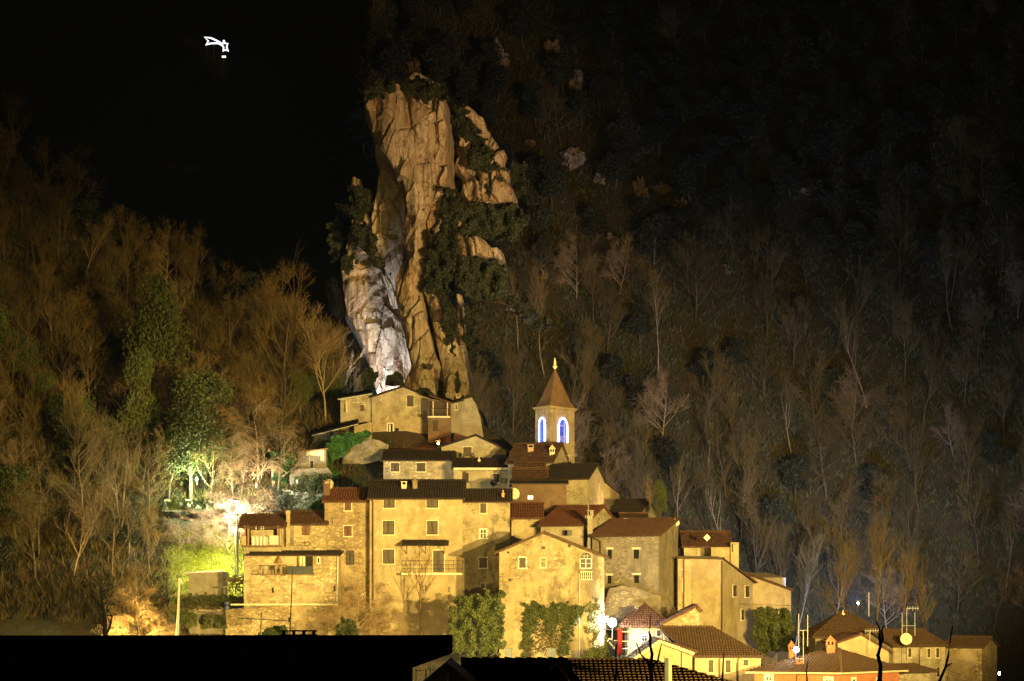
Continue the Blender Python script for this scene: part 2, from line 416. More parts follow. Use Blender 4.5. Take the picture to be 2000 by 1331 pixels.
# small rock outcrops on the wooded hill
OUT = [(a, b, c*1.25, d*1.15) for a, b, c, d in [(812,138,9,16),(972,125,12,26),(1080,102,9,16),(1126,165,12,18),(1122,318,16,20),(1172,350,9,10),(1250,378,10,22),(1290,372,12,10),(1325,400,9,9),(1580,377,13,6),(1600,250,6,6),(1862,498,6,5),(1195,470,8,8),(1062,540,5,7),(1418,530,5,8),(955,566,10,7),(985,583,14,8),(1008,603,9,11),(945,275,12,8),(1000,388,12,7),(1035,282,7,6)]]
OL = ['small pale rock knob right above the lit cliff head','tall tan rock streak among trees high above the cliff shoulder','small rock streak left of a twin outcrop high on the wooded hill','pale twin rock outcrop highest right of the cliff among dark trees','largest tan rock outcrop on the wooded hill right of the cliff','small rock just below and right of the largest hill outcrop','tall crooked rock outcrop in the middle of the wooded hill','flat rock ledge beside a tall crooked outcrop on the wooded hill','small pinkish rock at the right end of the mid hill ledges','lone bright orange rock far right on the wooded hill','faint dim rock high on the hill above the lone orange one','faint pale rock at far right of the dark hill','dim rock low in the dark oaks below the ledges','tiny pale rock beside the oaks under the cliff shoulder','small pale rock at the top of a long pale trunk','first rock of the slanting ledge below the cliff thickets','long slanting rock in the middle of the ledge below the cliff thickets','last rock at the right end of the slanting ledge below the thickets','rock step above the right cliff shoulder','orange rock at the low tip of the right cliff shoulder','dim rock right of the top of the cliff shoulder']
for (px, py, w_, h_), lab in zip(OUT, OL):
    # march along the hill surface to find where it stands
    Y = 330.0
    if px < 1040 and py > 250 and py < 620: Y = 346.0
    while Y < 640 and terr(PX(px, Y), Y) < PZ(py, Y): Y += .7
    b = MB(); bmm = bmesh.new(); bmesh.ops.create_icosphere(bmm, subdivisions=4, radius=1)
    s = Y/K; sd_ = random.random()*50
    for v in bmm.verts:
        n_ = .85+noise.fractal(v.co*1.3+Vector((sd_, 0, 0)), .7, 2.2, 6)*1.1
        b.v.append((PX(px, Y)+v.co.x*w_*s*n_, Y-1.0+v.co.y*2.2*n_, PZ(py, Y)+v.co.z*h_*s*n_))
    b.f = [tuple(v.index for v in f.verts) for f in bmm.faces]; bmm.free()
    tag(b.build('rock_outcrop', M['rock']), lab, 'rock', 'rock outcrops on the wooded hill')
# ------------------------------------------------------------------ architecture kit
def roof_poly(mb, pts, thick=.2, rib=.27, course=.42, tiles=True):
    """pts: planar polygon, first edge is the eave; slab plus barrel tiles."""
    p = [Vector(q) for q in pts]; n = (p[1]-p[0]).cross(p[-1]-p[0]).normalized()
    if n.z < 0: n = -n
    k = len(p)
    top = p; bot = [q-n*thick for q in p]
    mb.add(top+bot, [tuple(range(k)), tuple(reversed(range(k, 2*k)))]+[(i, i+k, (i+1) % k+k, (i+1) % k) for i in range(k)])
    if not tiles: return
    u = (p[1]-p[0]).normalized(); v = n.cross(u)
    if v.dot(p[-1]-p[0]) < 0: v = -v
    q2 = [((q-p[0]).dot(u), (q-p[0]).dot(v)) for q in p]
    umin = min(a for a, b in q2); umax = max(a for a, b in q2)
    uu = umin+rib*.5
    while uu < umax-rib*.3:
        ys = []
        for i in range(k):
            (a, b), (c, d) = q2[i], q2[(i+1) % k]
            if (a <= uu < c) or (c <= uu < a): ys.append(b+(d-b)*(uu-a)/(c-a))
        if len(ys) >= 2:
            lo, hi = min(ys), max(ys); t = lo-.05
            while t < hi-.08:
                t2 = min(t+course, hi); r0 = rib*.42; r1 = rib*.33; jj = random.uniform(-.015, .015)
                vs = []
                for tt, rr, up in ((t, r0, .05), (t2+.03, r1, .005)):
                    c0 = p[0]+u*(uu+jj)+v*tt
                    for ax, az in ((-1, .0), (-.55, .75), (.55, .75), (1, .0)):
                        vs.append(c0+u*ax*rr+n*(az*rr+up))
                mb.add(vs, [(0,1,5,4),(1,2,6,5),(2,3,7,6),(0,3,2,1)])
                t = t2
        uu += rib
def ridge_caps(mb, a, b, r=.13):
    a = Vector(a); b = Vector(b); L = (b-a).length; n = max(1, int(L/.45)); d = (b-a)/n
    for i in range(n): mb.tube([a+d*i+Vector((0,0,.04)), a+d*(i+1.1)+Vector((0,0,.0))], [r*1.1, r*.85], 6)

Z_ = Vector((0, 0, 1))
class House:
    def __init__(s, name, label, A, B, C=None, D=8, ye=None, yr=None, base=1250, axis='AB', t=.5, yeB=None, wall='cream', roof='tile',
                 over=.4, gover=.3, cat='house', tiles=True, group=None, thick=.2, flat=False, mono=False, zb=None, roofparts=True, hip=0, hipL=None, yeC=None):
        a = Vector((PX(A[0], A[1]), A[1], 0)); b = Vector((PX(B[0], B[1]), B[1], 0))
        if C is None:
            nrm = Vector((-(b-a).y, (b-a).x, 0)).normalized(); c = b+nrm*D
        else: c = Vector((PX(C[0], C[1]), C[1], 0))
        d = a+(c-b); s.a, s.b, s.c, s.d = a, b, c, d
        s.zeA = PZ(ye, A[1]); s.zeB = PZ(yeB, B[1]) if yeB is not None else s.zeA
        zb_ = PZ(base, min(A[1], B[1])) if zb is None else zb
        zb_ = min([zb_]+[terr(q.x, q.y)-.3 for q in (a, b, c, d)])
        s.zb = zb_; s.mat = wall
        s.root = thing(name, label, cat, ((a.x+c.x)/2, (a.y+c.y)/2, zb_), group)
        zC = s.zeB if yeC is None else PZ(yeC, c.y); hL = hip if hipL is None else hipL
        wm = MB(); n0 = lambda q, z: Vector((q.x, q.y, z))
        s.quads = []
        if axis == 'AB' and not flat:
            mid1 = (a+d)*.5 if not mono else d; mid2 = (b+c)*.5 if not mono else c
            if not mono: mid1 = a+(d-a)*t; mid2 = b+(c-b)*t
            zr = PZ(yr, (mid1.y+mid2.y)/2); s.zr = zr; uu_ = (b-a).normalized()
            m1 = n0(mid1, zr); m2 = n0(mid2, zr); w1 = m1+uu_*max(0, hL+.25)*(hL > 0)-Z_*.1*(hip > 0); w2 = m2-uu_*max(0, hip+.25)*(hip > 0)-Z_*.1*(hip > 0); zA, zB = s.zeA, s.zeB
            ab, bb, cb, db = n0(a, zb_), n0(b, zb_), n0(c, zb_), n0(d, zb_)
            at_, bt, ct, dt = n0(a, zA), n0(b, zB), n0(c, zB if not mono else zr), n0(d, zA if not mono else zr)
            wm.add([ab, bb, cb, db, at_, bt, ct, dt, w1, w2], [(0,1,5,4), (1,2,6,9,5) if not mono else (1,2,6,5), (2,3,7,6), (3,0,4,8,7) if not mono else (3,0,4,7)]+([(4,5,9,8),(8,9,6,7)] if not mono else [(4,5,6,7)]))
            u = (b-a).normalized(); g = u*gover; up = Vector((0,0,.10))
            dn = (at_-m1); dn2 = (bt-m2); sl = dn.normalized()*over; sl2 = dn2.normalized()*over
            hp = u*hip; hq = u*hL
            rm = MB(); roof_poly(rm, [at_+sl-g+up, bt+sl2+g+up, m2+g-hp+up, m1-g+hq+up], thick*.6, tiles=tiles)
            if not mono:
                bd = (dt-m1).normalized()*over; be = (ct-m2).normalized()*over
                roof_poly(rm, [ct+be+g+up, dt+bd-g+up, m1-g+hq+up, m2+g-hp+up], thick*.6, tiles=False)
                if hip:
                    roof_poly(rm, [bt+sl2+g+up, ct+be+g+up, m2+g-hp+up], thick*.6, tiles=tiles)
                    if hL > 0: roof_poly(rm, [dt+bd-g+up, at_+sl-g+up, m1-g+hq+up], thick*.6, tiles=tiles)
            ridge_caps(rm, m1-g+hq+up, m2+g-hp+up)
            s.roof = rm.build('roof', M[roof], s.root)
            gm = MB(); e0 = at_+sl-g; e1 = bt+sl2+g; o = Vector((0,0,-.02))-Vector((-(b-a).y,(b-a).x,0)).normalized()*.07
            gm.tube([e0+o, e1+o], .075, 6); s.gutter = gm.build('gutter', M['gutter'], s.root)
        elif axis == 'BC' and not flat:
            r0 = a+(b-a)*t; zr = PZ(yr, r0.y); s.zr = zr; back = c-b; r1 = r0+back
            zA, zB = s.zeA, s.zeB
            vs = [n0(a,zb_), n0(b,zb_), n0(c,zb_), n0(d,zb_), n0(a,zA), n0(b,zB), n0(c,zB), n0(d,zA), n0(r0,zr), n0(r1,zr)]
            wm.add(vs, [(0,1,5,8,4), (1,2,6,5), (2,3,7,9,6), (3,0,4,7), (4,8,9,7), (8,5,6,9)])
            g = back.normalized()*gover; up = Vector((0,0,.10))
            rm = MB()
            for e0, e1, rr0, rr1 in ((n0(d,zA), n0(a,zA), n0(r0,zr), n0(r1,zr)), (n0(b,zB), n0(c,zB), n0(r1,zr), n0(r0,zr))):
                # e0->e1 eave, rr0 above e1, rr1 above e0
                if e0.y < e1.y: e0f, e1f, a0, a1 = e0-g, e1+g, rr1, rr0
                else: e0f, e1f, a0, a1 = e0+g, e1-g, rr0, rr1
                rf = a0 if abs(a0.y-e1f.y) < abs(a1.y-e1f.y) else a1; rb = a1 if rf is a0 else a0
                sgn = -1 if e1f.y < e0f.y else 1
                R1 = rf+g*sgn; R0 = rb-g*sgn
                sl = (e1-rf).normalized()*over; sl0 = (e0-rb).normalized()*over
                roof_poly(rm, [e0f+sl0+up, e1f+sl+up, R1+up, R0+up], thick, tiles=tiles)
            ridge_caps(rm, n0(r0,zr)-g+up, n0(r1,zr)+g+up)
            s.roof = rm.build('roof', M[roof], s.root)
        else:
            wm.add([n0(q, zb_) for q in (a,b,c,d)]+[n0(a,s.zeA), n0(b,s.zeB), n0(c,zC), n0(d,s.zeA)], [(0,1,5,4),(1,2,6,5),(2,3,7,6),(3,0,4,7),(4,5,6,7)])
            s.roof = None
        s.wall = wm.build('wall', M[wall], s.root)
    def face(s, f):
        p, q = {'AB': (s.a, s.b), 'BC': (s.b, s.c), 'DA': (s.d, s.a)}[f]
        u = (q-p).normalized(); return p, u, Vector((u.y, -u.x, 0))
    def hit(s, f, px, py):
        p, u, n = s.face(f); k = (px-1000)/K
        # (p.x+u.x*t) = k*(p.y+u.y*t)
        t = (k*p.y-p.x)/(u.x-k*u.y); q = p+u*t
        return Vector((q.x, q.y, PZ(py, q.y)))
    def rect(s, f, x0, x1, y0, y1):
        y0, y1 = min(y0, y1), max(y0, y1)
        p0 = s.hit(f, x0, y1); p1 = s.hit(f, x1, y1); z1 = s.hit(f, (x0+x1)/2, y0).z
        return p0, p1, z1
    def window(s, x0, x1, y0, y1, kind='shutter', f='AB', frame='creampaint', fw=.09, sill=True, lintel=False, name='window'):
        p0, p1, z1 = s.rect(f, x0, x1, y0, y1); _, u, n = s.face(f)
        W = (p1-p0).dot(u); z0 = p0.z; H = z1-z0; Z = Vector((0,0,1)); o = Vector((p0.x, p0.y, z0))
        w_ = MB()
        if kind in ('shutter', 'shutter_red', 'door'):
            nl = 2 if W > .45 else 1; lw = (W-.04*(nl-1))/nl
            for i in range(nl):
                oo = o+u*(i*(lw+.04))+n*.0
                # leaf frame and slats
                w_.box(oo, u*.06, n*.07, Z*H); w_.box(oo+u*(lw-.06), u*.06, n*.07, Z*H)
                w_.box(oo+u*.06, u*(lw-.12), n*.068, Z*.07); w_.box(oo+u*.06+Z*(H-.07), u*(lw-.12), n*.068, Z*.07)
                ns = max(4, int((H-.14)/.09)); sp = (H-.14)/ns
                for k in range(ns): w_.box(oo+u*.06+Z*(.07+k*sp)+n*.01, u*(lw-.12), n*.035, Z*sp*.8)
                if kind != 'door':
                    for hz in (.15, .8): w_.box(oo+u*(-.1 if i == 0 else lw-.04)+Z*H*hz+n*.072, u*.14, n*.02, Z*.045)
            mt = 'shutter' if kind in ('door',) else kind
        elif kind == 'open':
            w_.box(o+n*.002, u*W, n*.012, Z*H); mt = 'dark'  # no hole cut: a dark slab carries the shade of the opening
        elif kind == 'glass':
            w_.box(o+n*.002, u*W, n*.012, Z*H); mt = 'dark'
        elif kind == 'lit':
            w_.box(o+n*.01, u*W, n*.02, Z*H); mt = 'pane_lit'
        elif kind == 'wallfill':
            w_.box(o+n*.002, u*W, n*.02, Z*H); mt = 'stone_dark'
        win = w_.build(name, M[mt], s.root)
        fm = MB()
        if kind == 'glass':
            fm.box(o+u*(W/2-.04)+n*.014, u*.08, n*.03, Z*H); fm.box(o+Z*H*.55+n*.014, u*(W/2-.04), n*.025, Z*.05); fm.box(o+u*(W/2+.04)+Z*H*.55+n*.014, u*(W/2-.04), n*.025, Z*.05)
        if kind == 'lit': fm.box(o+u*(W/2-.04)+n*.03, u*.08, n*.03, Z*H)
        if frame:
            fm.box(o-u*fw-Z*fw*.0+n*.001, u*fw, n*.06, Z*(H+fw)); fm.box(o+u*W+n*.001, u*fw, n*.06, Z*(H+fw)); fm.box(o+Z*H+n*.001, u*W, n*.06, Z*fw)
            if sill: fm.box(o-u*(fw+.06)-Z*.1+n*.001, u*(W+2*fw+.12), n*.14, Z*.1)
        if lintel: fm.box(o-u*.22+Z*H+n*.001, u*(W+.44), n*.07, Z*.22)
        if fm.v: fm.build('frame', M[frame or 'creampaint'], win)
        return win
    def vent(s, x0, x1, y0, y1, f='AB'):
        p0, p1, z1 = s.rect(f, x0, x1, y0, y1); _, u, n = s.face(f); w_ = MB(); W = (p1-p0).dot(u)
        w_.box(p0+n*.003, u*W, n*.015, Vector((0,0,z1-p0.z))); w_.build('vent', M['shutter'], s.root)
    def pipe(s, pts, f='AB', r=.06, mat='gutter', name='downpipe'):
        _, u, n = s.face(f); m_ = MB(); m_.tube([s.hit(f, x, y)+n*.14 for x, y in pts], r, 6); return m_.build(name, M[mat], s.root)
    def chimney(s, px0, px1, ytop, ybot, Y, mat='brick', cap='slab', d=None):
        m_ = MB(); x0, x1 = PX(px0, Y), PX(px1, Y); z0, z1 = PZ(ybot, Y)-.8, PZ(ytop, Y); W = x1-x0; d = d or max(.4, W*.9)
        m_.abox(x0, x1, Y, Y+d, z0, z1-.35)
        ch = m_.build('chimney', M[mat], s.roof if s.roof else s.root)
        c = MB()
        if cap == 'slab':
            c.abox(x0-.07, x1+.07, Y-.07, Y+d+.07, z1-.08, z1)
            for qx in (x0, x1-.09):
                for qy in (Y, Y+d-.09): c.abox(qx, qx+.09, qy, qy+.09, z1-.35, z1-.08)
            c.abox(x0-.05, x1+.05, Y-.05, Y+d+.05, z1-.42, z1-.35)
        elif cap == 'pot':
            c.abox(x0-.07, x1+.07, Y-.07, Y+d+.07, z1-.42, z1-.34); c.lathe(((x0+x1)/2, Y+d/2, z1-.34), [(W*.3,0),(W*.25,.3),(W*.34,.34)], 8)
        elif cap == 'hat':
            for qx in (x0, x1-.08, (x0+x1)/2-.04):
                for qy in (Y, Y+d-.08): c.abox(qx, qx+.08, qy, qy+.08, z1-.6, z1-.2) if False else c.abox(qx, qx+.08, qy, qy+.08, z1-.35, z1)
            c.abox(x0-.09, x1+.09, Y-.09, Y+d+.09, z1, z1+.07)
            cx, cy = (x0+x1)/2, Y+d/2
            c.add([(x0-.09,Y-.09,z1+.07),(x1+.09,Y-.09,z1+.07),(x1+.09,Y+d+.09,z1+.07),(x0-.09,Y+d+.09,z1+.07),(cx,cy,z1+.62)], [(0,1,4),(1,2,4),(2,3,4),(3,0,4),(3,2,1,0)])
        # sub-parts may go no deeper than roof > chimney; the cap is merged with the stack
        me = ch.data; off = rootloc(ch); bm_ = bmesh.new(); bm_.from_mesh(me)
        vs = [bm_.verts.new(Vector(q)-off) for q in c.v]
        for fc in c.f:
            try: bm_.faces.new([vs[i] for i in fc])
            except ValueError: pass
        bm_.to_mesh(me); bm_.free(); return ch
    def part(s, mb, name, mat): return mb.build(name, M[mat], s.root)

def dish(px, py, Y, r, label, mat='creampaint', face=(0.2, -1, .25), poleh=1.0):
    c = P(px, py, Y); t = thing('satellite_dish', label, 'satellite dish', (c.x, c.y, c.z-poleh))
    n = Vector(face).normalized(); a = n.orthogonal().normalized(); b = n.cross(a); m_ = MB(); vs = [c-n*.12*r/.4]; fs = []; q = 16
    for k, (rr, dd) in enumerate(((.5, .09), (1, 0))):
        for i in range(q): vs.append(c+(a*math.cos(i*6.2832/q)+b*math.sin(i*6.2832/q))*r*rr-n*dd*r/.4)
    for i in range(q): fs.append((0, 1+i, 1+(i+1) % q)); fs.append((1+i, 1+q+i, 1+q+(i+1) % q, 1+(i+1) % q))
    m_.add(vs, fs); m_.tube([c+(a*math.cos(i*6.2832/q)+b*math.sin(i*6.2832/q))*r for i in range(q+1)], .025, 4, False)
    m_.build('reflector', M[mat], t, True)
    m2 = MB(); m2.tube([c-n*.15, c-n*.15+Vector((0,0,-poleh))], .04, 6); m2.build('mast', M['metal'], t)
    m3 = MB(); m3.tube([c-b*r, c+n*r*.9, c+n*r*1.05], [.015,.015,.05], 5); m3.build('feed_arm', M['metal_pale'], t)
    return t
def lamp(name, label, px, py, Y, energy, col, aim=None, rad=.25, pole=None, spot=None, squeeze=1, bulb='bulb_warm', cat='lamp', head=True, bulbr=.13, size=1.0):
    """street lamp / floodlight: pole, head, bulb and its own light."""
    c = P(px, py, Y); gz = min(terr(c.x, c.y), c.z-.5) if pole is None else c.z-pole
    t = thing(name, label, cat, (c.x, c.y, gz))
    m_ = MB(); m_.tube([(c.x, c.y+.35, gz), (c.x, c.y+.35, c.z+.2)], [.07, .045], 8)
    m_.tube([(c.x, c.y+.35, c.z+.2), (c.x, c.y, c.z+.24)], .035, 6); m_.build('pole', M['wood_dark'], t)
    if head:
        h = MB(); h.abox(c.x-.28, c.x+.28, c.y-.22, c.y+.3, c.z+.27, c.z+.36); h.build('head', M['metal'], t)
    b = MB(); b.lathe((c.x, c.y, c.z-bulbr), [(bulbr*.4,0),(bulbr,bulbr*.6),(bulbr,bulbr*1.3),(bulbr*.5,bulbr*2)], 10); b.build('bulb', M[bulb], t)
    ld = bpy.data.lights.new(name+'_light', 'SPOT' if spot else 'POINT'); ld.energy = energy; ld.color = col
    ld.shadow_soft_size = rad
    lo = bpy.data.objects.new('light', ld); C.objects.link(lo); lo.parent = t
    lo.location = Vector((c.x, c.y-.4, c.z))-Vector(t.location)
    if spot:
        ld.spot_size = R(spot); ld.spot_blend = .8
        d = (Vector(aim)-(c-Vector((0,.4,0)))).normalized(); lo.rotation_euler = d.to_track_quat('-Z', 'Y').to_euler()
        lo.location = c+d*.5-Vector(t.location); lo.scale = (1, squeeze, 1)
    return t
def antenna(label, px, ytop, ybot, Y, arms=(), mat='metal_pale', r=.035, name='television_antenna', cat='antenna'):
    """arms: (mark height, px0, px1, n short elements)"""
    c = P(px, ybot, Y); t = thing(name, label, cat, c)
    m_ = MB(); m_.tube([c, P(px, ytop, Y)], r, 6); m_.build('mast', M[mat], t)
    for (py, x0, x1, ne) in arms:
        a_ = MB(); p, q = P(x0, py, Y), P(x1, py, Y); a_.tube([p, q], r*.75, 5)
        for i in range(ne):
            s_ = p+(q-p)*((i+.5)/ne); a_.tube([s_+Vector((0,-.35,.05)), s_+Vector((0,.35,-.05))], r*.5, 4); a_.tube([s_+Vector((0,0,.22)), s_-Vector((0,0,.22))], r*.5, 4)
        a_.build('crossbar', M[mat], t)
    return t
# ------------------------------------------------------------------ the village, front row
Z = Vector((0, 0, 1))
h = House('cream_house', 'tall cream house with five brown-shuttered windows, a wide tiled awning and long balcony', (722,250), (903,250), D=9, ye=972, yr=940, base=1262, wall='cream', roof='tile_dark')
for r_ in ((749,771,973,992), (833,856,973,992), (748,770,1017,1044), (834,855,1017,1044), (748,770,1073,1101)): h.window(*r_)
h.window(846,867,1075,1117, 'door', name='door', sill=False)
h.window(830,833,1143,1155, 'open', frame=None); h.window(875,879,1146,1157, 'open', frame=None)
h.chimney(784,794,940,962,252, 'creampaint'); h.chimney(806,815,932,962,252, 'stone', 'pot')
h.pipe([(722,974),(729,979),(729,1182)], r=.09)
m = MB(); p0, p1, z1 = h.rect('AB', 785, 904, 1119, 1123)
m.abox(p0.x, p1.x, 248.75, 249.998, p0.z, z1); bal = h.part(m, 'balcony', 'creampaint')
m = MB(); zt = PZ(1095, 248.8)
for i in range(3): m.tube([(p0.x+.05, 248.8, z1+(zt-z1)*(i+1)/3), (p1.x-.05, 248.8, z1+(zt-z1)*(i+1)/3)], .018, 5)
for i in range(8): x = lerp(p0.x+.05, p1.x-.05, i/7); m.tube([(x, 248.8, z1), (x, 248.8, zt)], .018, 5)
m.build('railing', M['metal'], bal)
m = MB(); p0, p1, z1 = h.rect('AB', 786, 877, 1064, 1056)
roof_poly(m, [(p0.x, 248.3, p0.z-.05), (p1.x, 248.3, p0.z-.05), (p1.x, 249.99, z1+.05), (p0.x, 249.99, z1+.05)], .1); aw = h.part(m, 'awning', 'tile_dark')
for x in (p0.x+.5, (p0.x+p1.x)/2, p1.x-.5):
    m = MB(); m.tube([(x, 248.5, p0.z-.15), (x, 249.95, p0.z-.95)], .05, 5); m.tube([(x, 248.4, p0.z-.17), (x, 249.98, p0.z-.1)], .05, 5); m.tube([(x, 249.93, p0.z-1.0), (x, 249.93, p0.z-.1)], .05, 5); m.build('bracket', M['wood'], aw)

h = House('stone_house', 'tall rubble stone house with red roof tiles and two red-brown shuttered windows', (634,251), (722,251), D=8, ye=979, yr=956, base=1230, wall='stone', roof='tile_red', over=.3)
h.window(673,686,979,997, 'shutter_red'); h.window(672,687,1027,1047, 'shutter_red')
h.window(676,692,1075,1103, 'shutter', frame=None); h.window(673,681,1148,1158, 'wallfill', frame=None)
h.chimney(632,644,938,960,252.5, 'brown_wall'); m = MB(); pp = h.hit('AB', 649, 1024); m.box(pp-Vector((.05,.06,0)), (.1,0,0), (0,.05,0), (0,0,.8)); h.part(m, 'iron_bar', 'metal')
h.pipe([(660,1082),(660,1190)], r=.07, mat='gutter')

h = House('loggia_house', 'small house with open timber loggia and pale laundry hung along its balcony', (476,249), (549,249), D=6, ye=1027, yr=1007, base=1075, wall='stone_pale', roof='tile', over=.6, gover=.6)
# loggia front: a dark sheet paints the inner shade; posts, panel and floor
m = MB(); p0, p1, z1 = h.rect('AB', 478, 546, 1064, 1031); m.box(p0+Vector((0,-.02,0)), (p1.x-p0.x,0,0), (0,.018,0), (0,0,z1-p0.z)); h.part(m, 'loggia_shade_sheet', 'dark')
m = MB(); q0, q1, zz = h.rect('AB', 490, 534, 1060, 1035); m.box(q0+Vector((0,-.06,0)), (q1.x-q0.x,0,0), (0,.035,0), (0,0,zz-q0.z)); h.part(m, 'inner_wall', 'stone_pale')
for i, xx in enumerate((479, 486, 544)):
    m = MB(); q = h.hit('AB', xx, 1066); m.abox(q.x-.1, q.x+.1, 248.45, 248.65, q.z, z1+.25); h.part(m, 'post', 'wood')
m = MB(); q0, q1, zz = h.rect('AB', 472, 549, 1069, 1065); m.abox(q0.x, q1.x, 248.2, 248.998, q0.z, zz); h.part(m, 'balcony_floor', 'brown_wall')
m = MB(); q0, q1, zz = h.rect('AB', 473, 482, 1065, 1047); m.abox(q0.x, q1.x, 248.3, 248.4, q0.z, zz); h.part(m, 'brick_pier', 'brick')
def sheet(label, px0, px1, py0, py1, Y, mat, name='laundry_sheet', cat='laundry', stripes=0, amp=.04):
    m = MB(); n_ = 26; vs = []; fs = []
    for j in range(5):
        for i in range(n_+1):
            px = lerp(px0, px1, i/n_); q = P(px, lerp(py0, py1, j/4), Y); vs.append(q+Vector((0, amp*math.sin(i*1.3)*(.4+.15*j), .02*math.sin(i*.9+j))))
    k = len(vs); vs += [v+Vector((0,.02,0)) for v in vs]
    for j in range(4):
        for i in range(n_):
            a = j*(n_+1)+i; fs.append((a, a+1, a+n_+2, a+n_+1)); fs.append((a+k, a+n_+1+k, a+n_+2+k, a+1+k))
    for i in range(n_): fs.append((i, i+k, i+1+k, i+1)); a = 4*(n_+1)+i; fs.append((a, a+1, a+1+k, a+k))
    m.add(vs, fs); o = m.build(name, M[mat]); return tag(o, label, cat)
def stripe_mat():
    m, nt, bs = newmat('striped_cloth'); w_ = N(nt, 'ShaderNodeTexWave'); w_.inputs['Scale'].default_value = .75; w_.bands_direction = 'X'
    nt.links.new(posnode(nt), w_.inputs['Vector']); c = ramp(nt, w_.outputs['Fac'], [(.35, (.45,.34,.3)), (.6, (.8,.75,.68))]); nt.links.new(c, bs.inputs['Base Color']); return m
M['stripe'] = stripe_mat()
sheet('striped pale sheet hung over the loggia balcony rail', 491.5, 524, 1048, 1065, 248.1, 'stripe')
sheet('plain white sheet hung beside a striped one on the loggia balcony', 526, 543.5, 1046, 1064, 248.1, 'cloth')
for i, (xx, lab) in enumerate(((500,'small white peg bag hanging leftmost under the loggia eave'),(510,'small white cloth hanging in the middle under the loggia eave'),(514.5,'tiny white cloth hanging right of another under the loggia eave'))):
    m = MB(); q = P(xx, 1034, 248.4); m.lathe(q, [(.05,0),(.1,.08),(.07,.28),(.02,.34)], 8); tag(m.build('hanging_cloth', M['cloth']), lab, 'cloth')

h = House('red_shutter_cottage', 'low rubble cottage with one red-brown shutter wedged between loggia and tall stone house', (549,250.5), (637,250.5), D=7, ye=1023, yr=1001, base=1085, wall='stone_light', roof='tile', over=.35)
h.window(590,605,1025,1045, 'shutter_red', frame=None)
m = MB(); q0, q1, zz = h.rect('AB', 560, 567, 1068, 1002); m.abox(q0.x, q1.x, 249.9, 250.497, q0.z, PZ(1002, 250)); m.abox(q0.x-.06, q1.x+.06, 249.85, 250.6, PZ(1002,250), PZ(997,250)); h.part(m, 'flue', 'stone_light')
m = MB(); q0, q1, zz = h.rect('AB', 568, 574, 1066, 1024); m.box(q0+Vector((0,-.05,0)), (q1.x-q0.x,0,0), (0,.048,0), (0,0,zz-q0.z)); h.part(m, 'buttress', 'stone_dark')
m = MB(); q = P(601, 1062, 250.3); m.tube([q+Vector((math.cos(i*.5)*.3, 0, math.sin(i*.5)*.25)) for i in range(14)], .03, 5); tag(m.build('hose_coil', M['metal']), 'coiled hose hanging low on the rubble cottage wall', 'hose')

h = House('terrace_house', 'wide low rubble house with covered terrace full of chairs and a dark screen', (486,247), (661,247), D=7, ye=1084, yr=1073, base=1240, wall='stone_light', roof='tile_dark', over=.5, mono=True)
m = MB(); q0, q1, zz = h.rect('AB', 477, 487, 1160, 1074); m.abox(q0.x, q1.x-.01, 246.8, 247.3, q0.z-3, zz); h.part(m, 'corner_pier', 'stone_pale')
m = MB(); q0, q1, zz = h.rect('AB', 505, 612, 1122, 1085); m.box(q0+Vector((0,-.012,0)), (q1.x-q0.x,0,0), (0,.01,0), (0,0,zz-q0.z)); h.part(m, 'terrace_opening', 'stone_light')
m = MB(); q0, q1, zz = h.rect('AB', 595, 611, 1106, 1086); m.box(q0+Vector((0,-.05,0)), (q1.x-q0.x,0,0), (0,.03,0), (0,0,zz-q0.z)); h.part(m, 'doorway', 'dark')  # flat dark sheet paints the shade inside the doorway
m = MB(); q0, q1, zz = h.rect('AB', 588, 590, 1106, 1086); m.abox(q0.x, q1.x, 246.2, 246.4, q0.z, zz); m.abox(q1.x+.12, q1.x+.34, 246.9, 246.97, q0.z, zz); h.part(m, 'post', 'creampaint')
m = MB(); q0, q1, zz = h.rect('AB', 503, 614, 1123, 1121); m.abox(q0.x, q1.x, 245.9, 246.985, q0.z, zz); h.part(m, 'terrace_floor', 'brown_wall')
m = MB(); 
for i in range(9):
    q = P(505+i*7, 1121, 245.95); m.tube([q, q+Z*.9], .018, 4)
m.tube([P(505,1104.5,245.95), P(562,1104.5,245.95)], .022, 5); m.tube([P(505,1113,245.95), P(562,1113,245.95)], .014, 5); h.part(m, 'railing', 'metal')
m = MB(); q = P(561,1121.5,245.95)
for i in range(22): m.abox(q.x+i*.127, q.x+i*.127+.12, 245.93, 245.97, q.z, PZ(1105.5,245.95)); 
h.part(m, 'screen', 'slate')
h.window(531,535,1148,1158, 'open', frame=None); h.window(593,604,1143,1160, 'shutter', frame=None).data.materials[0] = M['stone_pale']
h.window(651.5,655,1144,1155, 'open', frame=None); h.window(620.5,624,1090,1099, 'open', frame='white')
m = MB(); q0, q1, zz = h.rect('AB', 452, 657, 1182, 1180); m.abox(q0.x, q1.x, 246.3, 246.995, q0.z, zz+.05); h.part(m, 'ledge', 'creampaint')
h.pipe([(660,1086),(658,1200)], r=.07, mat='metal_pale')
def chair(px, py, Y, label, mat='creampaint', s=1, rz=0):
    c = P(px, py, Y); t = thing('terrace_chair', label, 'chair', c, 'chairs on the covered terrace'); t.rotation_euler = (0,0,rz)
    def B(name, *bx):
        m = MB()
        for b in bx: m.abox(*b)
        m.build(name, M[mat], t, local=True)
    B('seat', (-.24,.24,-.22,.24,.42,.46)); B('backrest', (-.24,.24,.2,.24,.5,.9))
    for x in (-.24,.2):
        for y in (-.22,.2): B('leg', (x,x+.04,y,y+.04,0,.42 if y < 0 else .9))
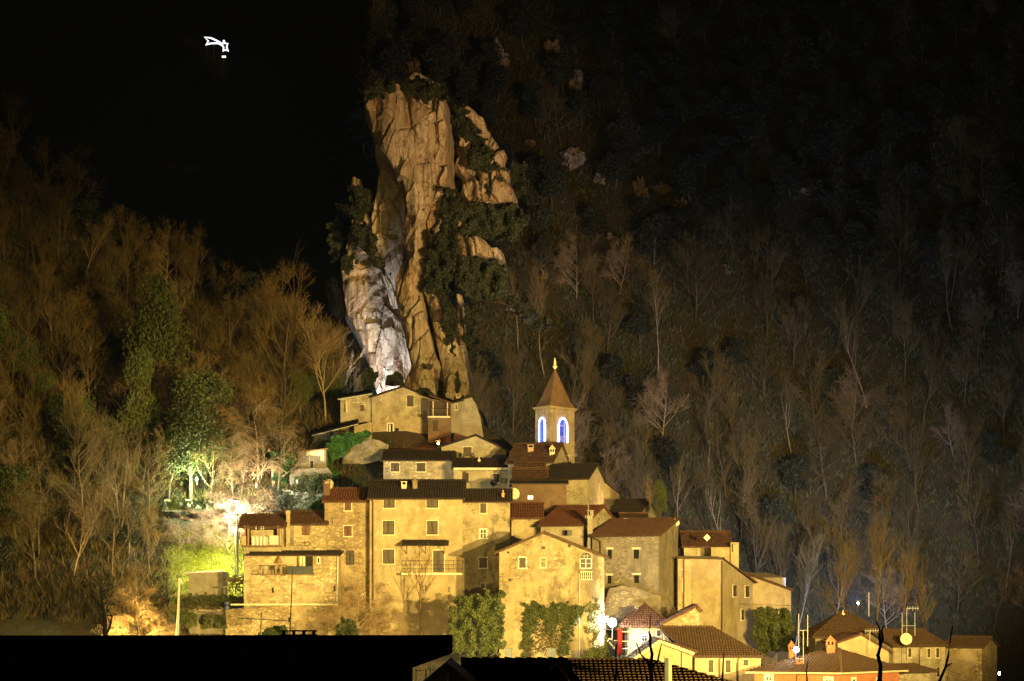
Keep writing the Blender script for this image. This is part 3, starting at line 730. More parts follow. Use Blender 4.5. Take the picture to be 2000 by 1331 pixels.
chair(514,1121,246.5,'cream chair at the left end of the covered terrace', 'creampaint'); chair(522,1121,246.4,'pale chair leaning sideways next to the leftmost terrace chair', 'creampaint', rz=1.2)
chair(536,1121,246.5,'dark chair in the middle of the covered terrace', 'wood_dark', rz=2.5)
t = thing('crate_shelf', 'small yellow wooden shelf beside the dark terrace screen', 'shelf', P(554.5,1118,246.2)); q = P(554.5,1118,246.2)
for nm, b in (('side_panel',(-.33,-.3,0,.3,0,.62)),('side_panel',(.3,.33,0,.3,0,.62)),('shelf',(-.3,.3,0,.3,.05,.09)),('shelf',(-.3,.3,0,.3,.3,.34)),('shelf',(-.3,.3,0,.3,.57,.61))):
    m = MB(); m.abox(*b); m.build(nm, M['brick'], t, local=True)
t = thing('parasol', 'closed sunshade standing in the terrace behind the chairs', 'parasol', P(545,1121,246.7)); q = P(545,1121,246.7)
m = MB(); m.tube([q, q+Z*2], .025, 6); m.build('pole', M['metal'], t); m = MB(); m.lathe(q, [(.34,1.15),(.28,1.5),(.1,1.85),(.02,1.98)], 12); m.build('canopy', M['wood'], t)

h = House('narrow_stained_house', 'narrow house with heavily stained cream plaster and four stacked windows', (902,251), (996,251), D=9, ye=979, yr=958, base=1225, wall='cream_stained', roof='tile_dark')
h.window(938,950,983,1002); h.window(938.5,949,1035,1051, 'glass', frame='white', fw=.16); h.window(936,951,1089,1109, frame='creampaint'); h.window(939,947,1139,1149, frame='creampaint', fw=.06)
h.vent(903,908,977,983); h.vent(983,988,977,983)
h.chimney(980,985,957,973,252, 'brick', 'pot'); 

h = House('gabled_house', 'big cream house with broad front gable, arched white window and stone balusters', (975,240), (1180,240), D=12, ye=1078, yeB=1087, yr=1041, t=.43, axis='BC', base=1296, wall='gable_plaster', roof='tile_new', over=.55, gover=.6, thick=.16)
h.window(1014,1027,1089,1109, frame='white', fw=.11); h.window(1056,1066,1090,1108, 'wallfill', frame='creampaint', fw=.07); h.window(1057.5,1064.5,1067,1073, 'open', frame=None); h.vent(1109,1115,1063,1069); h.vent(990,995,1077,1081); h.window(1055,1064,1145,1157, 'wallfill', frame=None); h.vent(993,999,1130,1135); h.window(1010.5,1014,1218,1229,'open', frame=None)
# arched window
p0, p1, z1 = h.rect('AB', 1133, 1155, 1110, 1091); W = p1.x-p0.x; cx = (p0.x+p1.x)/2
m = MB(); q = [(p0.x,239.985,p0.z),(p1.x,239.985,p0.z)]+[(cx+W/2*math.cos(a*math.pi/10), 239.985, z1+W/2*1.1*math.sin(a*math.pi/10)) for a in range(11)]
m.add(q, [tuple(range(len(q)))]); win = h.part(m, 'arched_window', 'dark')
m = MB(); 
m.abox(cx-.035, cx+.035, 239.93, 239.98, p0.z, z1); m.abox(p0.x, p1.x, 239.93, 239.979, z1-.035, z1+.035); m.abox(p0.x, p1.x, 239.935, 239.978, p0.z+.5, p0.z+.53)
m.abox(p0.x-.04,p0.x+.05,239.93,239.98,p0.z,z1); m.abox(p1.x-.05,p1.x+.04,239.93,239.98,p0.z,z1); m.abox(p0.x,p1.x,239.93,239.98,p0.z-.05,p0.z+.05)
m.tube([(cx-.16,239.95,z1+.05),(cx-.16,239.95,z1+.5)], .018, 4); m.tube([(cx+.16,239.95,z1+.05),(cx+.16,239.95,z1+.5)], .018, 4); m.tube([(cx-.4,239.95,z1+.28),(cx+.4,239.95,z1+.28)], .018, 4)
m.build('frame', M['white'], win)
m = MB(); m.tube([(cx+(W/2+.06)*math.cos(a*math.pi/12), 239.93, z1+(W/2*1.1+.06)*math.sin(a*math.pi/12)) for a in range(13)], .06, 5); m.build('arch_moulding', M['brick'], win)
p0, p1, z1 = h.rect('AB', 1134, 1156, 1131, 1116)
m = MB(); m.abox(p0.x-.02, p1.x+.02, 239.96, 239.99, p0.z, p0.z+.74); h.part(m, 'recess_shade_panel', 'dark')  # dark backing paints the shade between the balusters
for i in range(6):
    m = MB(); x = lerp(p0.x+.06, p1.x-.06, i/5); m.lathe((x,239.7,p0.z), [(.05,0),(.05,.06),(.03,.12),(.07,.28),(.03,.5),(.05,.62),(.05,.72)], 8); h.part(m, 'baluster', 'creampaint')
m = MB(); m.abox(p0.x-.05,p1.x+.05,239.5,239.995,p0.z-.1,p0.z); m.abox(p0.x-.05,p1.x+.05,239.55,239.85,p0.z+.72,p0.z+.8); h.part(m, 'balcony_slab', 'creampaint')
h.pipe([(1131.5,1120),(1131.5,1288)], r=.045, mat='metal_pale')

h = House('two_faced_stone_house', 'stained rubble house under a broad tiled roof, pale lintels over four dark windows', (1157,256), (1287,252), (1324,262), ye=1047, yr=1015, base=1235, wall='stone_dark', roof='tile', over=.35, mono=True)
for r_ in ((1187.5,1195,1073,1091), (1238,1248,1073,1091), (1187,1194,1124,1140), (1239,1248.5,1123,1139)): h.window(*r_, kind='open', frame=None, lintel=True)
h.pipe([(1158,1049),(1165,1053),(1174,1058),(1174,1080)], r=.08)

m = MB(); 
h = House('brick_roof_annex', 'bright cream annex under a small red-brown roof left of the twin-roofed house', (999,262), (1058,262), D=7, ye=1011, yr=984, base=1060, wall='cream', roof='tile_red', over=.3)
h.vent(999.5,1002,1012,1017); h.vent(1032.5,1035,1012,1017)
h = House('twin_roof_house', 'cream house with red-brown roof and a side gable facing right, beside a tall grey flue', (1056,260), (1140,258), (1212,270), ye=1026, yr=990, base=1120, wall='stone_pale', roof='tile_red', over=.3, t=.5)
m = MB(); q = P(1147,1062,256.6); m.abox(q.x, PX(1157.5,256.6), 256.6, 257.3, q.z-3, PZ(1008,256.6)); h.part(m, 'flue', 'grey_wall')
m = MB(); x0, x1 = PX(1145.5,256.6), PX(1160,256.6); za, zb_ = PZ(1008,256.6), PZ(998,256.6); m.abox(x0,x1,256.5,257.4,za,za+.08); m.abox(x0,x1,256.5,257.4,zb_,zb_+.09); m.abox(x0+.1,x0+.2,256.55,257.35,za+.08,zb_); m.abox(x0+.4,x1-.05,256.55,257.35,za+.08,zb_); h.part(m, 'flue_cap', 'grey_wall')
m = MB(); q = P(1108,1046,257.8); m.abox(q.x,q.x+.5,257.2,257.9,q.z,q.z+.6); m.tube([(q.x+.25,257.3,q.z),(q.x+.25,257.3,q.z+.25)], .06, 6); tag(m.build('wall_lantern', M['metal']), 'dark box lamp hood on the wall below the twin red-brown roofs', 'lantern')

# ------------------------------------------------------------------ middle rows
h = House('gable_house_behind', 'house behind with long dark roof and right-hand gable catching light below the church tower', (1062,275), (1148,272), (1180,280), ye=936, yr=909, base=1010, wall='stone_pale', roof='tile_dark', over=.35)
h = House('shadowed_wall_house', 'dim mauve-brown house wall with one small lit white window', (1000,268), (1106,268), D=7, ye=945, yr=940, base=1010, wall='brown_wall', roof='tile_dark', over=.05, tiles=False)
h.window(1031,1041,968,975, 'lit', frame=None)
h = House('small_gutter_house', 'small cream house with striped brown roof and dark gutter left of the mauve wall', (1004,274), (1068,274), D=5, ye=943, yr=916, base=990, wall='cream', roof='tile', over=.25)
h = House('sunlit_cream_cottage', 'tiny bright yellow-cream gabled wall at the right edge of the upper village', (1178,283), (1211,286), D=6, ye=944, yeB=966, yr=943.5, t=.12, axis='BC', base=972, wall='smooth', roof='tile_dark', over=.1, gover=.1, thick=.1, tiles=False)
h = House('dark_barn', 'dark barn roof with pale triangular gable beside the glowing shrub', (1190,272), (1247,270), (1282,277), ye=1004, yr=978, base=1030, wall='grey_wall', roof='tile_dark', over=.3)
h = House('low_shed', 'low shed with curved pale edge behind the big tiled roof', (1215,266), (1262,266), D=4, ye=1012, yr=1004, base=1020, wall='grey_wall', roof='tile', over=.15, tiles=False)
h = House('wide_gable_house', 'cream stone house with broad low gable and one brown shutter in the upper middle', (862,290), (989,290), D=9, ye=873, yeB=879, yr=851, t=.53, axis='BC', base=915, wall='stone_pale', roof='tile_dark', over=.8, gover=.5, thick=.14)
h.window(905,921,873,892); 
h = House('beam_house', 'cream house under a long pale eave beam with one brown-curtained window', (886,282), (1007,282), D=7, ye=914, yr=898, base=975, wall='smooth', roof='tile_dark', over=.4)
m = MB(); m.abox(PX(886,281.6), PX(1012,281.6), 281.4, 281.7, PZ(918,281.6), PZ(913.5,281.6)); h.part(m, 'eave_beam', 'creampaint')
for i in range(10):
    m = MB(); x = PX(900+i*11, 281.8); m.abox(x, x+.14, 281.45, 281.998, PZ(920,281.8), PZ(918,281.8)); h.part(m, 'rafter_end', 'wood')
h.window(963.5,975.5,925,942, 'shutter'); h.window(903,915,924,942, 'open', frame=None); h.pipe([(1005,918),(998,928),(997,952)])
h.chimney(933.5,938,892,903,284, 'creampaint', 'pot')
h = House('low_black_roof_house', 'long low stone house under a deep black roof with two brown shutters', (749,286), (886,286), D=9, ye=898, yr=881, base=960, wall='stone_light', roof='tile_dark', over=.5)
h.window(763.5,780,904,921, 'shutter'); h.window(813.5,831,904,921, 'shutter')
h = House('nave_house', 'dark-roofed church nave with two chimneys in front of the bell tower', (992,281), (1078,279), (1112,286.5), ye=903, yr=868, base=940, wall='stone_pale', roof='tile', over=.35)
h.chimney(1031,1042,868,886,282, 'brick', 'slab'); h.chimney(1073.5,1083.5,877,896,280.2, 'creampaint', 'hat')
h = House('small_ridge_house', 'small dim roof and wall tucked under the nave with a round dish', (1010,276.5), (1062,276.5), D=4, ye=915, yr=905, base=935, wall='cream', roof='tile', over=.2)
# shadow-throwing stack beside the beam house
t = thing('free_chimney', 'dark chimney stack rising behind the narrow stained house', 'chimney', P(907,950,262)); q = P(903,950,262)
m = MB(); m.abox(q.x, PX(911,262), 262, 262.5, q.z-2.5, PZ(921,262)); m.build('stack', M['wood_dark'], t); m = MB(); m.abox(q.x-.06, PX(911,262)+.06, 261.94, 262.56, PZ(921,262), PZ(919,262)); m.build('cap', M['stone_dark'], t)

# ------------------------------------------------------------------ top of the village
h = House('top_gable_house', 'large gabled house at the foot of the cliff with open curtain and dark shutter', (726,303), (842,303), D=9, ye=776, yeB=778, yr=756, t=.53, axis='BC', base=860, wall='stone_pale', roof='tile_dark', over=.2, gover=.5, thick=.14)
h.window(795,808,772,794)
h.window(758,767,828,845, 'open', frame='white', fw=.16)
m = MB(); q0, q1, zz = h.rect('AB', 760, 763, 845, 829); m.box(q0+Vector((0,-.12,0)), (q1.x-q0.x,0,0), (0,.03,0), (0,0,zz-q0.z)); h.part(m, 'curtain', 'white')
m = MB(); q0, q1, zz = h.rect('AB', 772, 779, 852, 836); m.box(q0+Vector((0,-.2,0)), (q1.x-q0.x,0,0), (0,.19,0), (0,0,zz-q0.z)); h.part(m, 'door', 'dark')
h = House('left_annex', 'low annex with thin bright eave extending left from the top gabled house', (665,303.5), (727,303.5), D=6, ye=780, yeB=770, yr=771, base=812, wall='stone_pale', roof='tile_dark', flat=True)
m = MB(); roof_poly(m, [P(660,780,303)+Vector((0,0,.1)), P(727,769,303)+Vector((0,0,.1)), P(727,760,309), P(664,772,309)], .12); rf = h.part(m, 'roof', 'tile_dark'); m = MB(); m.tube([P(660,780,302.9), P(727,769,302.9)], .08, 6); m.build('gutter', M['metal_pale'], rf)
h.window(704,711,791,803, 'shutter_red', frame=None); m = MB(); m.tube([P(677,805,302.8), P(676,783,302.8)], .12, 6); m.tube([P(670,784,302.9), P(677,791,302.9)], .06, 6); h.part(m, 'post', 'creampaint')
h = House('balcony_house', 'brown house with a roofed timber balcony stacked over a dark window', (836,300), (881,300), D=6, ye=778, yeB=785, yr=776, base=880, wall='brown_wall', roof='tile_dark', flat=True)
m = MB(); roof_poly(m, [P(884,787,298), P(884,784,306), P(838,768,306), P(838,771,298)], .14, tiles=False); h.part(m, 'roof', 'tile')
m = MB(); q0, q1, zz = h.rect('AB', 838, 878, 813, 783); m.box(q0+Vector((0,-.02,0)), (q1.x-q0.x,0,0), (0,.018,0), (0,0,zz-q0.z)); h.part(m, 'recess_shade_panel', 'wood_dark')  # flat dark panel paints the shade under the balcony roof
m = MB(); q0, q1, zz = h.rect('AB', 836, 880, 817, 814); m.abox(q0.x,q1.x,298.7,299.99,q0.z,zz); bb = h.part(m, 'balcony', 'creampaint')
m = MB()
for i in range(12): x = lerp(q0.x,q1.x-.05,i/11); m.tube([(x,298.8,zz),(x,298.8,zz+.95)], .025, 4)
m.tube([(q0.x,298.8,zz+.95),(q1.x,298.8,zz+.95)], .035, 5); m.build('railing', M['metal'], bb)
for xx in (838, 846, 874, 879):
    m = MB(); m.tube([P(xx,816,298.9), P(xx,784,298.9)], .07, 6); h.part(m, 'post', 'creampaint' if xx in (846,874) else 'wood_dark')
h.window(845.5,855,821,842, 'shutter', frame=None)
h = House('rock_hugging_house', 'grey house with sloping shoulder built against the rock, one tiny slit window', (881,301), (922,301), D=7, ye=786, yeB=776, yr=775, base=880, wall='grey_wall', roof='tile', flat=True)
h.window(889.5,892.5,790,800, 'open', frame='white', fw=.05)
m = MB(); q = [P(921,776,301.2), P(930,790,301.2), P(938,815,301.2), P(944,850,301.2), P(948,885,301.2), P(919,885,301.2)]; q2 = [v+Vector((0,6,0)) for v in q]; m.add(q+q2, [tuple(range(6)), tuple(reversed(range(6,12)))]+[(i,i+6,(i+1)%6+6,(i+1)%6) for i in range(6)]); h.part(m, 'sloping_wall', 'grey_wall')
m = MB(); roof_poly(m, [P(884,786,300.6), P(905,781,300.6), P(906,772,306), P(888,777,306)], .15); h.part(m, 'roof', 'tile_dark'); h.chimney(890.5,900,769,779,303, 'brick', 'slab')
h = House('lower_wing', 'low lit wing under the left annex of the top gabled house', (692,301), (726,301), D=4, ye=832, yeB=824, yr=820, base=850, wall='smooth', roof='tile', flat=True)
h = House('dim_cottage', 'dim cottage with thin bright eave and white window above the green bank', (613,299), (662,299), D=6, ye=850, yeB=838, yr=832, base=880, wall='grey_wall', roof='tile_dark', flat=True)
m = MB(); roof_poly(m, [P(609,851,298.5)+Z*.1, P(700,828,298.5)+Z*.1, P(700,815,305), P(613,840,305)], .12); rf = h.part(m, 'roof', 'tile_dark'); m = MB(); m.tube([P(609,851,298.4), P(700,828,298.4)], .06, 6); m.build('gutter', M['metal_pale'], rf)
m = MB(); m.tube([P(640,857,298.6), P(640,846,298.6)], .05, 5); m.tube([P(634,848,298.7), P(640,853,298.6), P(648,845,298.7)], .045, 5); h.part(m, 'bracket', 'wood_dark')
h = House('garden_hut', 'small whitewashed hut with sloping roof, posts and dark doorway above a garden wall', (582,289), (637,289), D=5, ye=880, yeB=875, yr=872, base=916, wall='grey_wall', roof='tile', flat=True)
m = MB(); roof_poly(m, [P(577,882,288.2), P(640,875,288.2), P(640,870,294), P(579,876,294)], .14, tiles=False); h.part(m, 'roof', 'wood')
m = MB(); q0, q1, zz = h.rect('AB', 598, 632, 890, 879); m.box(q0+Vector((0,-.03,0)), (q1.x-q0.x,0,0), (0,.028,0), (0,0,zz-q0.z)); h.part(m, 'board', 'white'); m = MB(); q0, q1, zz = h.rect('AB', 626, 633, 900, 879); m.box(q0+Vector((0,-.06,0)), (q1.x-q0.x,0,0), (0,.028,0), (0,0,zz-q0.z)); h.part(m, 'board', 'white')
h.window(606,612,900,913, 'open', frame='metal_pale', fw=.04, sill=False, name='door')
m = MB(); m.tube([P(604,914,288.6), P(604,889,288.6)], .04, 5); h.part(m, 'post', 'metal_pale')
m = MB()
for i in range(9): m.tube([P(579+i*3,914,288.2), P(579+i*3,904,288.2)], .02, 4)
m.tube([P(579,904,288.2), P(604,904,288.2)], .02, 4); h.part(m, 'railing', 'metal_pale')

def gwall(name, label, pts, Y, thick, mat, cat='wall', jag=.12, back=0):
    """garden wall from a top/bottom outline: pts=[(px, top mark, bottom mark)]"""
    m = MB(); vs = []; n_ = 0; cols = []
    for (x0, t0, b0), (x1, t1, b1) in zip(pts, pts[1:]):
        k = max(1, int(abs(x1-x0)/4))
        for i in range(k+1 if (x1, t1, b1) == pts[-1] else k):
            f = i/k; cols.append((lerp(x0,x1,f), lerp(t0,t1,f), lerp(b0,b1,f)))
    rows = 7
    for s_ in (0, 1):
        for (x, t_, b_) in cols:
            for j in range(rows):
                q = P(x, lerp(b_, t_, j/(rows-1)), Y); jn = noise.noise(Vector((q.x*.8, q.z*.8, s_*5)))*jag
                vs.append(q+Vector((jn*.4, (thick if s_ else 0)+jn*(1 if s_ else -1)+back*j/(rows-1), jn*.5)))
    nc = len(cols); fs = []
    for i in range(nc-1):
        for j in range(rows-1):
            a = i*rows+j; fs.append((a, a+rows, a+rows+1, a+1)); b = a+nc*rows; fs.append((b, b+1, b+rows+1, b+rows))
        a = i*rows+rows-1; b = a+nc*rows; fs.append((a, a+rows, b+rows, b)); a = i*rows; b = a+nc*rows; fs.append((a, b, b+rows, a+rows))
    for a in (0, (nc-1)*rows):
        for j in range(rows-1): fs.append((a+j, a+j+1, a+j+1+nc*rows, a+j+nc*rows))
    m.add(vs, fs); return tag(m.build(name, M[mat]), label, cat)
gwall('garden_wall', 'rough stone garden wall directly below the whitewashed hut', [(566,920,965),(580,915,965),(640,914,962),(648,925,960)], 286.5, .6, 'stone_dark', jag=.35)
gwall('retaining_wall', 'mossy bank wall below the hut terrace, right of the bright dry bush', [(535,955,1012),(560,958,1012),(600,962,1005),(636,965,1000)], 279, .8, 'stone_dark', back=1.5, jag=.55)
gwall('stone_outcrop_wall', 'curved pale rubble wall between the green bank and the black roof', [(668,893,905),(690,868,905),(715,856,905),(740,858,900),(758,868,895)], 291, .7, 'stone_dark', jag=.5, back=1)
gwall('path_wall', 'low rubble wall edging the path left of the bright dry bush', [(318,975,998),(360,974,1000),(420,980,1005)], 280, .5, 'stone_dark', jag=.4, back=1)
gwall('terrace_wall', 'long rough retaining wall under the ledge of the terrace house', [(440,1190,1240),(520,1184,1242),(600,1182,1242),(660,1182,1245),(722,1190,1250)], 245.8, .6, 'stone', jag=.25, back=.5)
gwall('rubble_mound', 'rounded rubble mass supporting the stained house with pale lintels', [(1178,1185,1225),(1190,1150,1230),(1215,1142,1232),(1240,1146,1232),(1270,1160,1235),(1292,1165,1240)], 250.2, 2.2, 'stone_dark', jag=.5, back=1.0)
gwall('shed_terrace_wall', 'low earthen retaining wall under the grey shed', [(345,1166,1190),(400,1161,1190),(440,1163,1190),(478,1168,1190)], 251, .8, 'stone_dark', back=1.3, jag=.6)

M['tower'] = wall_mat('tower_masonry', (.68,.55,.38), (.55,.43,.29), (.30,.22,.15), .15, .5)
# ------------------------------------------------------------------ church tower
A_, B_, C_ = (1045.5,288), (1074,284.8), (1122,290.0)
h = House('bell_tower', 'square church bell tower with blue neon-edged arches and pointed stone spire', A_, B_, C_, ye=801, yr=801, base=930, wall='tower', roof='tile', flat=True, cat='bell tower')
a, b, c, d = [Vector((q.x, q.y, PZ(800, 288))) for q in (h.a, h.b, h.c, h.d)]
ctr = (a+c)*.5
def ringbox(mb, pts, out, z0, z1):
    o_ = [p+(p-ctr).normalized()*out for p in pts]; vs = [Vector((p.x,p.y,z0)) for p in o_]+[Vector((p.x,p.y,z1)) for p in o_]
    mb.add(vs, [(3,2,1,0),(4,5,6,7)]+[(i,(i+1)%4,(i+1)%4+4,i+4) for i in range(4)])
m = MB(); zt = a.z
ringbox(m, (a,b,c,d), .22, zt-.02, zt+.12); ringbox(m, (a,b,c,d), .42, zt+.12, zt+.26); h.part(m, 'cornice', 'smooth')
m = MB(); ringbox(m, (a,b,c,d), .12, PZ(867,288), PZ(864.5,288)); h.part(m, 'string_course', 'smooth')
m = MB(); ap = Vector((ctr.x, ctr.y, PZ(717,288))); o1 = [p+(p-ctr).normalized()*.12+Z*.26 for p in (a,b,c,d)]; o2 = [p+(ctr-p)*.22+Z*1.1 for p in (a,b,c,d)]
m.add(o1+o2+[ap], [(0,1,5,4),(1,2,6,5),(2,3,7,6),(3,0,4,7),(4,5,8),(5,6,8),(6,7,8),(7,4,8)]); sp = h.part(m, 'spire', 'stone_pale'); sp.data.materials[0] = wall_mat('spire_render', (.34,.20,.13), (.28,.16,.10), (.16,.10,.07), 0, .5)
m = MB(); m.lathe(ap-Z*.15, [(.1,0),(.3,.25),(.28,.4),(.12,.45),(.16,.6),(.2,.75),(.14,.95),(.13,1.1),(.07,1.15),(.09,1.25),(.06,1.36),(.02,1.42)], 10); h.part(m, 'statue_finial', 'creampaint')
def arch_opening(f, x0, x1, yt, yb, rail):
    p0 = h.hit(f, x0, yb); p1 = h.hit(f, x1, yb); _, u, n = h.face(f); W = (p1-p0).dot(u); zt_ = h.hit(f, (x0+x1)/2, yt).z
    H = zt_-p0.z; o = Vector(p0)
    def ring(k, inset=0):
        out = [o+u*inset, o+u*(W-inset)]; hs = H-W*.62
        for i in range(11):
            th = i*math.pi/10; xx = math.cos(th); out.append(o+u*(W/2+(W/2-inset)*xx)+Z*(hs+(W*.62-inset)*math.sin(th)**.85))
        return out
    m = MB(); q = [v+n*.015 for v in ring(0)]; m.add(q, [tuple(range(len(q)))]); op = h.part(m, 'belfry_glow_panel', 'belfry')  # glowing panel stands in for blue light inside the open belfry
    m = MB(); r_ = ring(0); m.tube([v+n*.10 for v in [r_[0]]+list(reversed(r_[2:]))+[r_[1]]][:1]+[v+n*.10 for v in list(reversed(r_[2:]))]+[r_[1]+n*.10], .085, 6); m.build('neon_tube', M['neon'], op)
    if rail:
        m = MB(); zz = H*.24
        for i in range(6): m.tube([o+u*(W*(i+.8)/7)+n*.05, o+u*(W*(i+.8)/7)+n*.05+Z*zz], .018, 4)
        m.tube([o+n*.05+Z*zz, o+u*W+n*.05+Z*zz], .03, 5); m.tube([o+n*.05+Z*H*.68, o+u*W*.6+n*.05+Z*H*.68], .05, 5); m.tube([o+u*W*.66+n*.05, o+u*W*.66+n*.05+Z*H*.8], .05, 5); m.build('bell_frame', M['metal_pale'], op)
arch_opening('AB', 1054, 1065, 816, 863, False); arch_opening('BC', 1090, 1107, 817, 863, True)

# ------------------------------------------------------------------ right side of the village
h = House('tall_plain_house', 'tall windowless cream wall with a curved stained right side and three narrow windows', (1324,258), (1412,256), (1470,267), ye=1091, yr=1091, yeB=1093, yeC=1137, base=1262, wall='cream', roof='tile', flat=True)
m = MB(); q = [h.a, h.b, h.b+(h.c-h.b)*.98, h.a+(h.c-h.b)*.98]; z0 = h.zeA
m.tube([Vector((h.a.x-.2,h.a.y-.12,z0+.05)), Vector((h.b.x+.2,h.b.y-.12,z0+.05))], .08, 6); h.part(m, 'gutter', 'gutter')
h.window(1431,1437.5,1143,1165, f='BC', fw=.07); h.window(1455,1462,1144,1166, f='BC', fw=.07); h.window(1447,1452,1190,1211, f='BC', frame='white', fw=.04)
h.pipe([(1411,1095),(1411,1232)], r=.08)
m = MB(); roof_poly(m, [Vector((h.c.x+.6,h.c.y-.3,PZ(1137,267))), Vector((h.c.x+.6,h.c.y+5,PZ(1137,267))), Vector((h.b.x,h.b.y+6,z0+.12)), Vector((h.b.x,h.b.y+.2,z0+.12))], .15, tiles=False); h.part(m, 'roof', 'tile')
h = House('slit_face_house', 'narrow cream house end with two tall brown shutters left of the tall plain wall', (1322,259.5), (1337,257.2), D=5, ye=1086, yeB=1093, yr=1080, base=1240, wall='smooth', roof='tile', flat=True)
h.window(1326.5,1332.5,1092,1111, fw=.05); h.window(1327,1333,1130,1153, fw=.05)
h = House('terrace_block', 'pale parapet block on the roof terrace below the white diamond panel', (1389,262), (1425,262), D=4, ye=1069, yr=1069, base=1092, wall='smooth', roof='tile', flat=True)
h = House('dormer_house', 'house behind the roof terrace with shallow brown roof and tall pale end wall', (1336,266), (1426,266), D=6, ye=1067, yr=1040, base=1090, wall='stone_pale', roof='tile', over=.2)
h = House('pale_stack_wall', 'tall narrow pale chimney wall rising right of the roof terrace', (1427,264.5), (1443,264.5), D=1.5, ye=1059, yr=1059, base=1110, wall='smooth', roof='tile', flat=True); h.vent(1429,1432,1062,1078)
h = House('quoined_house', 'long smooth cream wall under a descending roof with rough quoins at its right end', (1460,268), (1545,274), D=7, ye=1124, yeB=1153, yr=1120, base=1245, wall='smooth', roof='tile', flat=True)
m = MB(); roof_poly(m, [h.hit('AB',1548,1154)+Vector((0,-.3,.12)), h.hit('AB',1548,1154)+Vector((0,6,.12)), h.hit('AB',1452,1119)+Vector((0,6,.12)), h.hit('AB',1452,1119)+Vector((0,-.3,.12))], .2, tiles=True); h.part(m, 'roof', 'tile')
m = MB()
for i in range(12):
    wdt = .55 if i % 2 else .32; q = h.hit('AB',1545,1230)+Z*(i*.42); m.box(q-Vector((wdt,-.0,0))+Vector((0,-.04,0)), (wdt,0,0), (0,.038,0), (0,0,.34))
h.part(m, 'quoin', 'stone')
h = House('long_eave_house', 'higher house behind the quoined wall, only its roof edge showing', (1448,278), (1486,276), D=5, ye=1118, yeB=1128, yr=1108, base=1150, wall='stone_pale', roof='tile', flat=True)
t = thing('diamond_panel', 'white diamond-shaped panel on a thin pole above the roof terrace', 'panel antenna', P(1381,1090,262)); m = MB(); m.tube([P(1381,1092,262), P(1381,1050,262)], .04, 6); m.build('pole', M['metal'], t)
m = MB(); q = P(1381,1050,261.9); m.box(q+Vector((-.4,0,0)), (.4,0,.42), (0,.06,0), (.4,0,-.42)); m.build('panel', M['white'], t)

h = House('hipped_cottage', 'small house with hipped dark roof and shuttered window beside the white glare', (1226,243), (1300,243), D=7, ye=1216, yr=1180, base=1275, wall='stone_pale', roof='tile', over=.9, gover=.9, hip=3.0)
h.window(1254,1263,1241,1252, 'glass', frame='white', fw=.08); h.window(1283,1290,1231,1242, 'shutter', frame='creampaint'); h.pipe([(1222,1218),(1226,1222),(1226,1250)])
h = House('rubble_gable_house', 'rubble gable end in shade of a roof between hipped cottage and tall plain wall', (1297,241), (1366,241), D=6, ye=1216, yeB=1190, yr=1184, t=.92, axis='BC', base=1260, wall='stone_light', roof='tile', over=.4, gover=.5)
h = House('corner_roof_house', 'cream house with broad brown roof, two tall shutters and a looped downpipe', (1357,228), (1486,228), D=11, ye=1278, yr=1226, base=1345, wall='smooth', roof='tile_new', over=.55, gover=.3, hip=4.6, hipL=-3)
h.window(1383.5,1393.5,1289,1313); h.window(1417,1427,1289,1313); h.window(1452,1461,1288,1300)
h.pipe([(1413,1279),(1405,1288),(1405,1335)], r=.06); h.pipe([(1450,1279),(1441,1288),(1441,1335)], r=.06)
h = House('scalloped_gable_house', 'yellow-lit gable with scalloped verge facing the foreground tiled roof', (1234,226), (1352,226), D=10, ye=1292, yeB=1272, yr=1252, t=.46, axis='BC', base=1345, wall='smooth', roof='tile_new', over=.5, gover=.35, thick=.18)
m = MB()
for (xa, ya, xb, yb) in ((1232,1291,1288,1251),(1288,1251,1356,1276)):
    for i in range(12):
        q = P(lerp(xa,xb,(i+.5)/12), lerp(ya,yb,(i+.5)/12)+1.5, 225.5); m.lathe(q-Z*.16, [(.08,0),(.17,.1),(.17,.25),(.08,.34)], 8)
h.part(m, 'verge_tiles', 'creampaint'); h.pipe([(1331,1270),(1331,1320)], r=.05); h.window(1254,1270,1288,1302,'shutter', frame=None)

h = House('orange_house', 'orange-red house with cream surrounds and quoins under a wide hipped roof', (1474,218), (1638,216), (1756,222), ye=1312, yr=1262, base=1350, wall='orange_wall', roof='tile_new', flat=True)
zt = PZ(1311.5,217); e = [Vector((q.x,q.y,zt)) for q in (h.a,h.b,h.c,h.d)]; ct = (e[0]+e[2])*.5; o_ = [q+(q-ct).normalized()*.95 for q in e]; pk = P(1606,1270,226); pk2 = P(1640,1268,227)
m = MB(); roof_poly(m, [o_[0], o_[1], pk2, pk], .15); roof_poly(m, [o_[1], o_[2], pk2], .15); roof_poly(m, [o_[2], o_[3], pk, pk2], .15, tiles=False); roof_poly(m, [o_[3], o_[0], pk], .15)
ridge_caps(m, o_[1], pk2, .16); ridge_caps(m, pk, pk2, .16); h.roof = h.part(m, 'roof', 'tile_new')
m = MB(); m.tube([o_[0]-Z*.12, o_[1]-Z*.12, o_[2]-Z*.12], .09, 6); h.part(m, 'gutter', 'creampaint')
h.window(1497.5,1506,1322,1340, 'glass', frame='white', fw=.26); h.window(1613,1623,1327,1345,'glass', frame='white', fw=.26); h.window(1665,1669,1327,1345, 'shutter', f='BC', frame='white', fw=.22); h.window(1713,1720,1325,1345, 'shutter', f='BC', frame='white', fw=.12)
h.chimney(1615,1631,1253,1268,224, 'orange_wall', 'hat'); h.chimney(1541,1551.5,1263,1279,226, 'orange_wall', 'hat'); h.chimney(1555,1567,1286,1303,219.5, 'orange_wall', 'slab')
h.pipe([(1557,1314),(1557,1340)], r=.05)
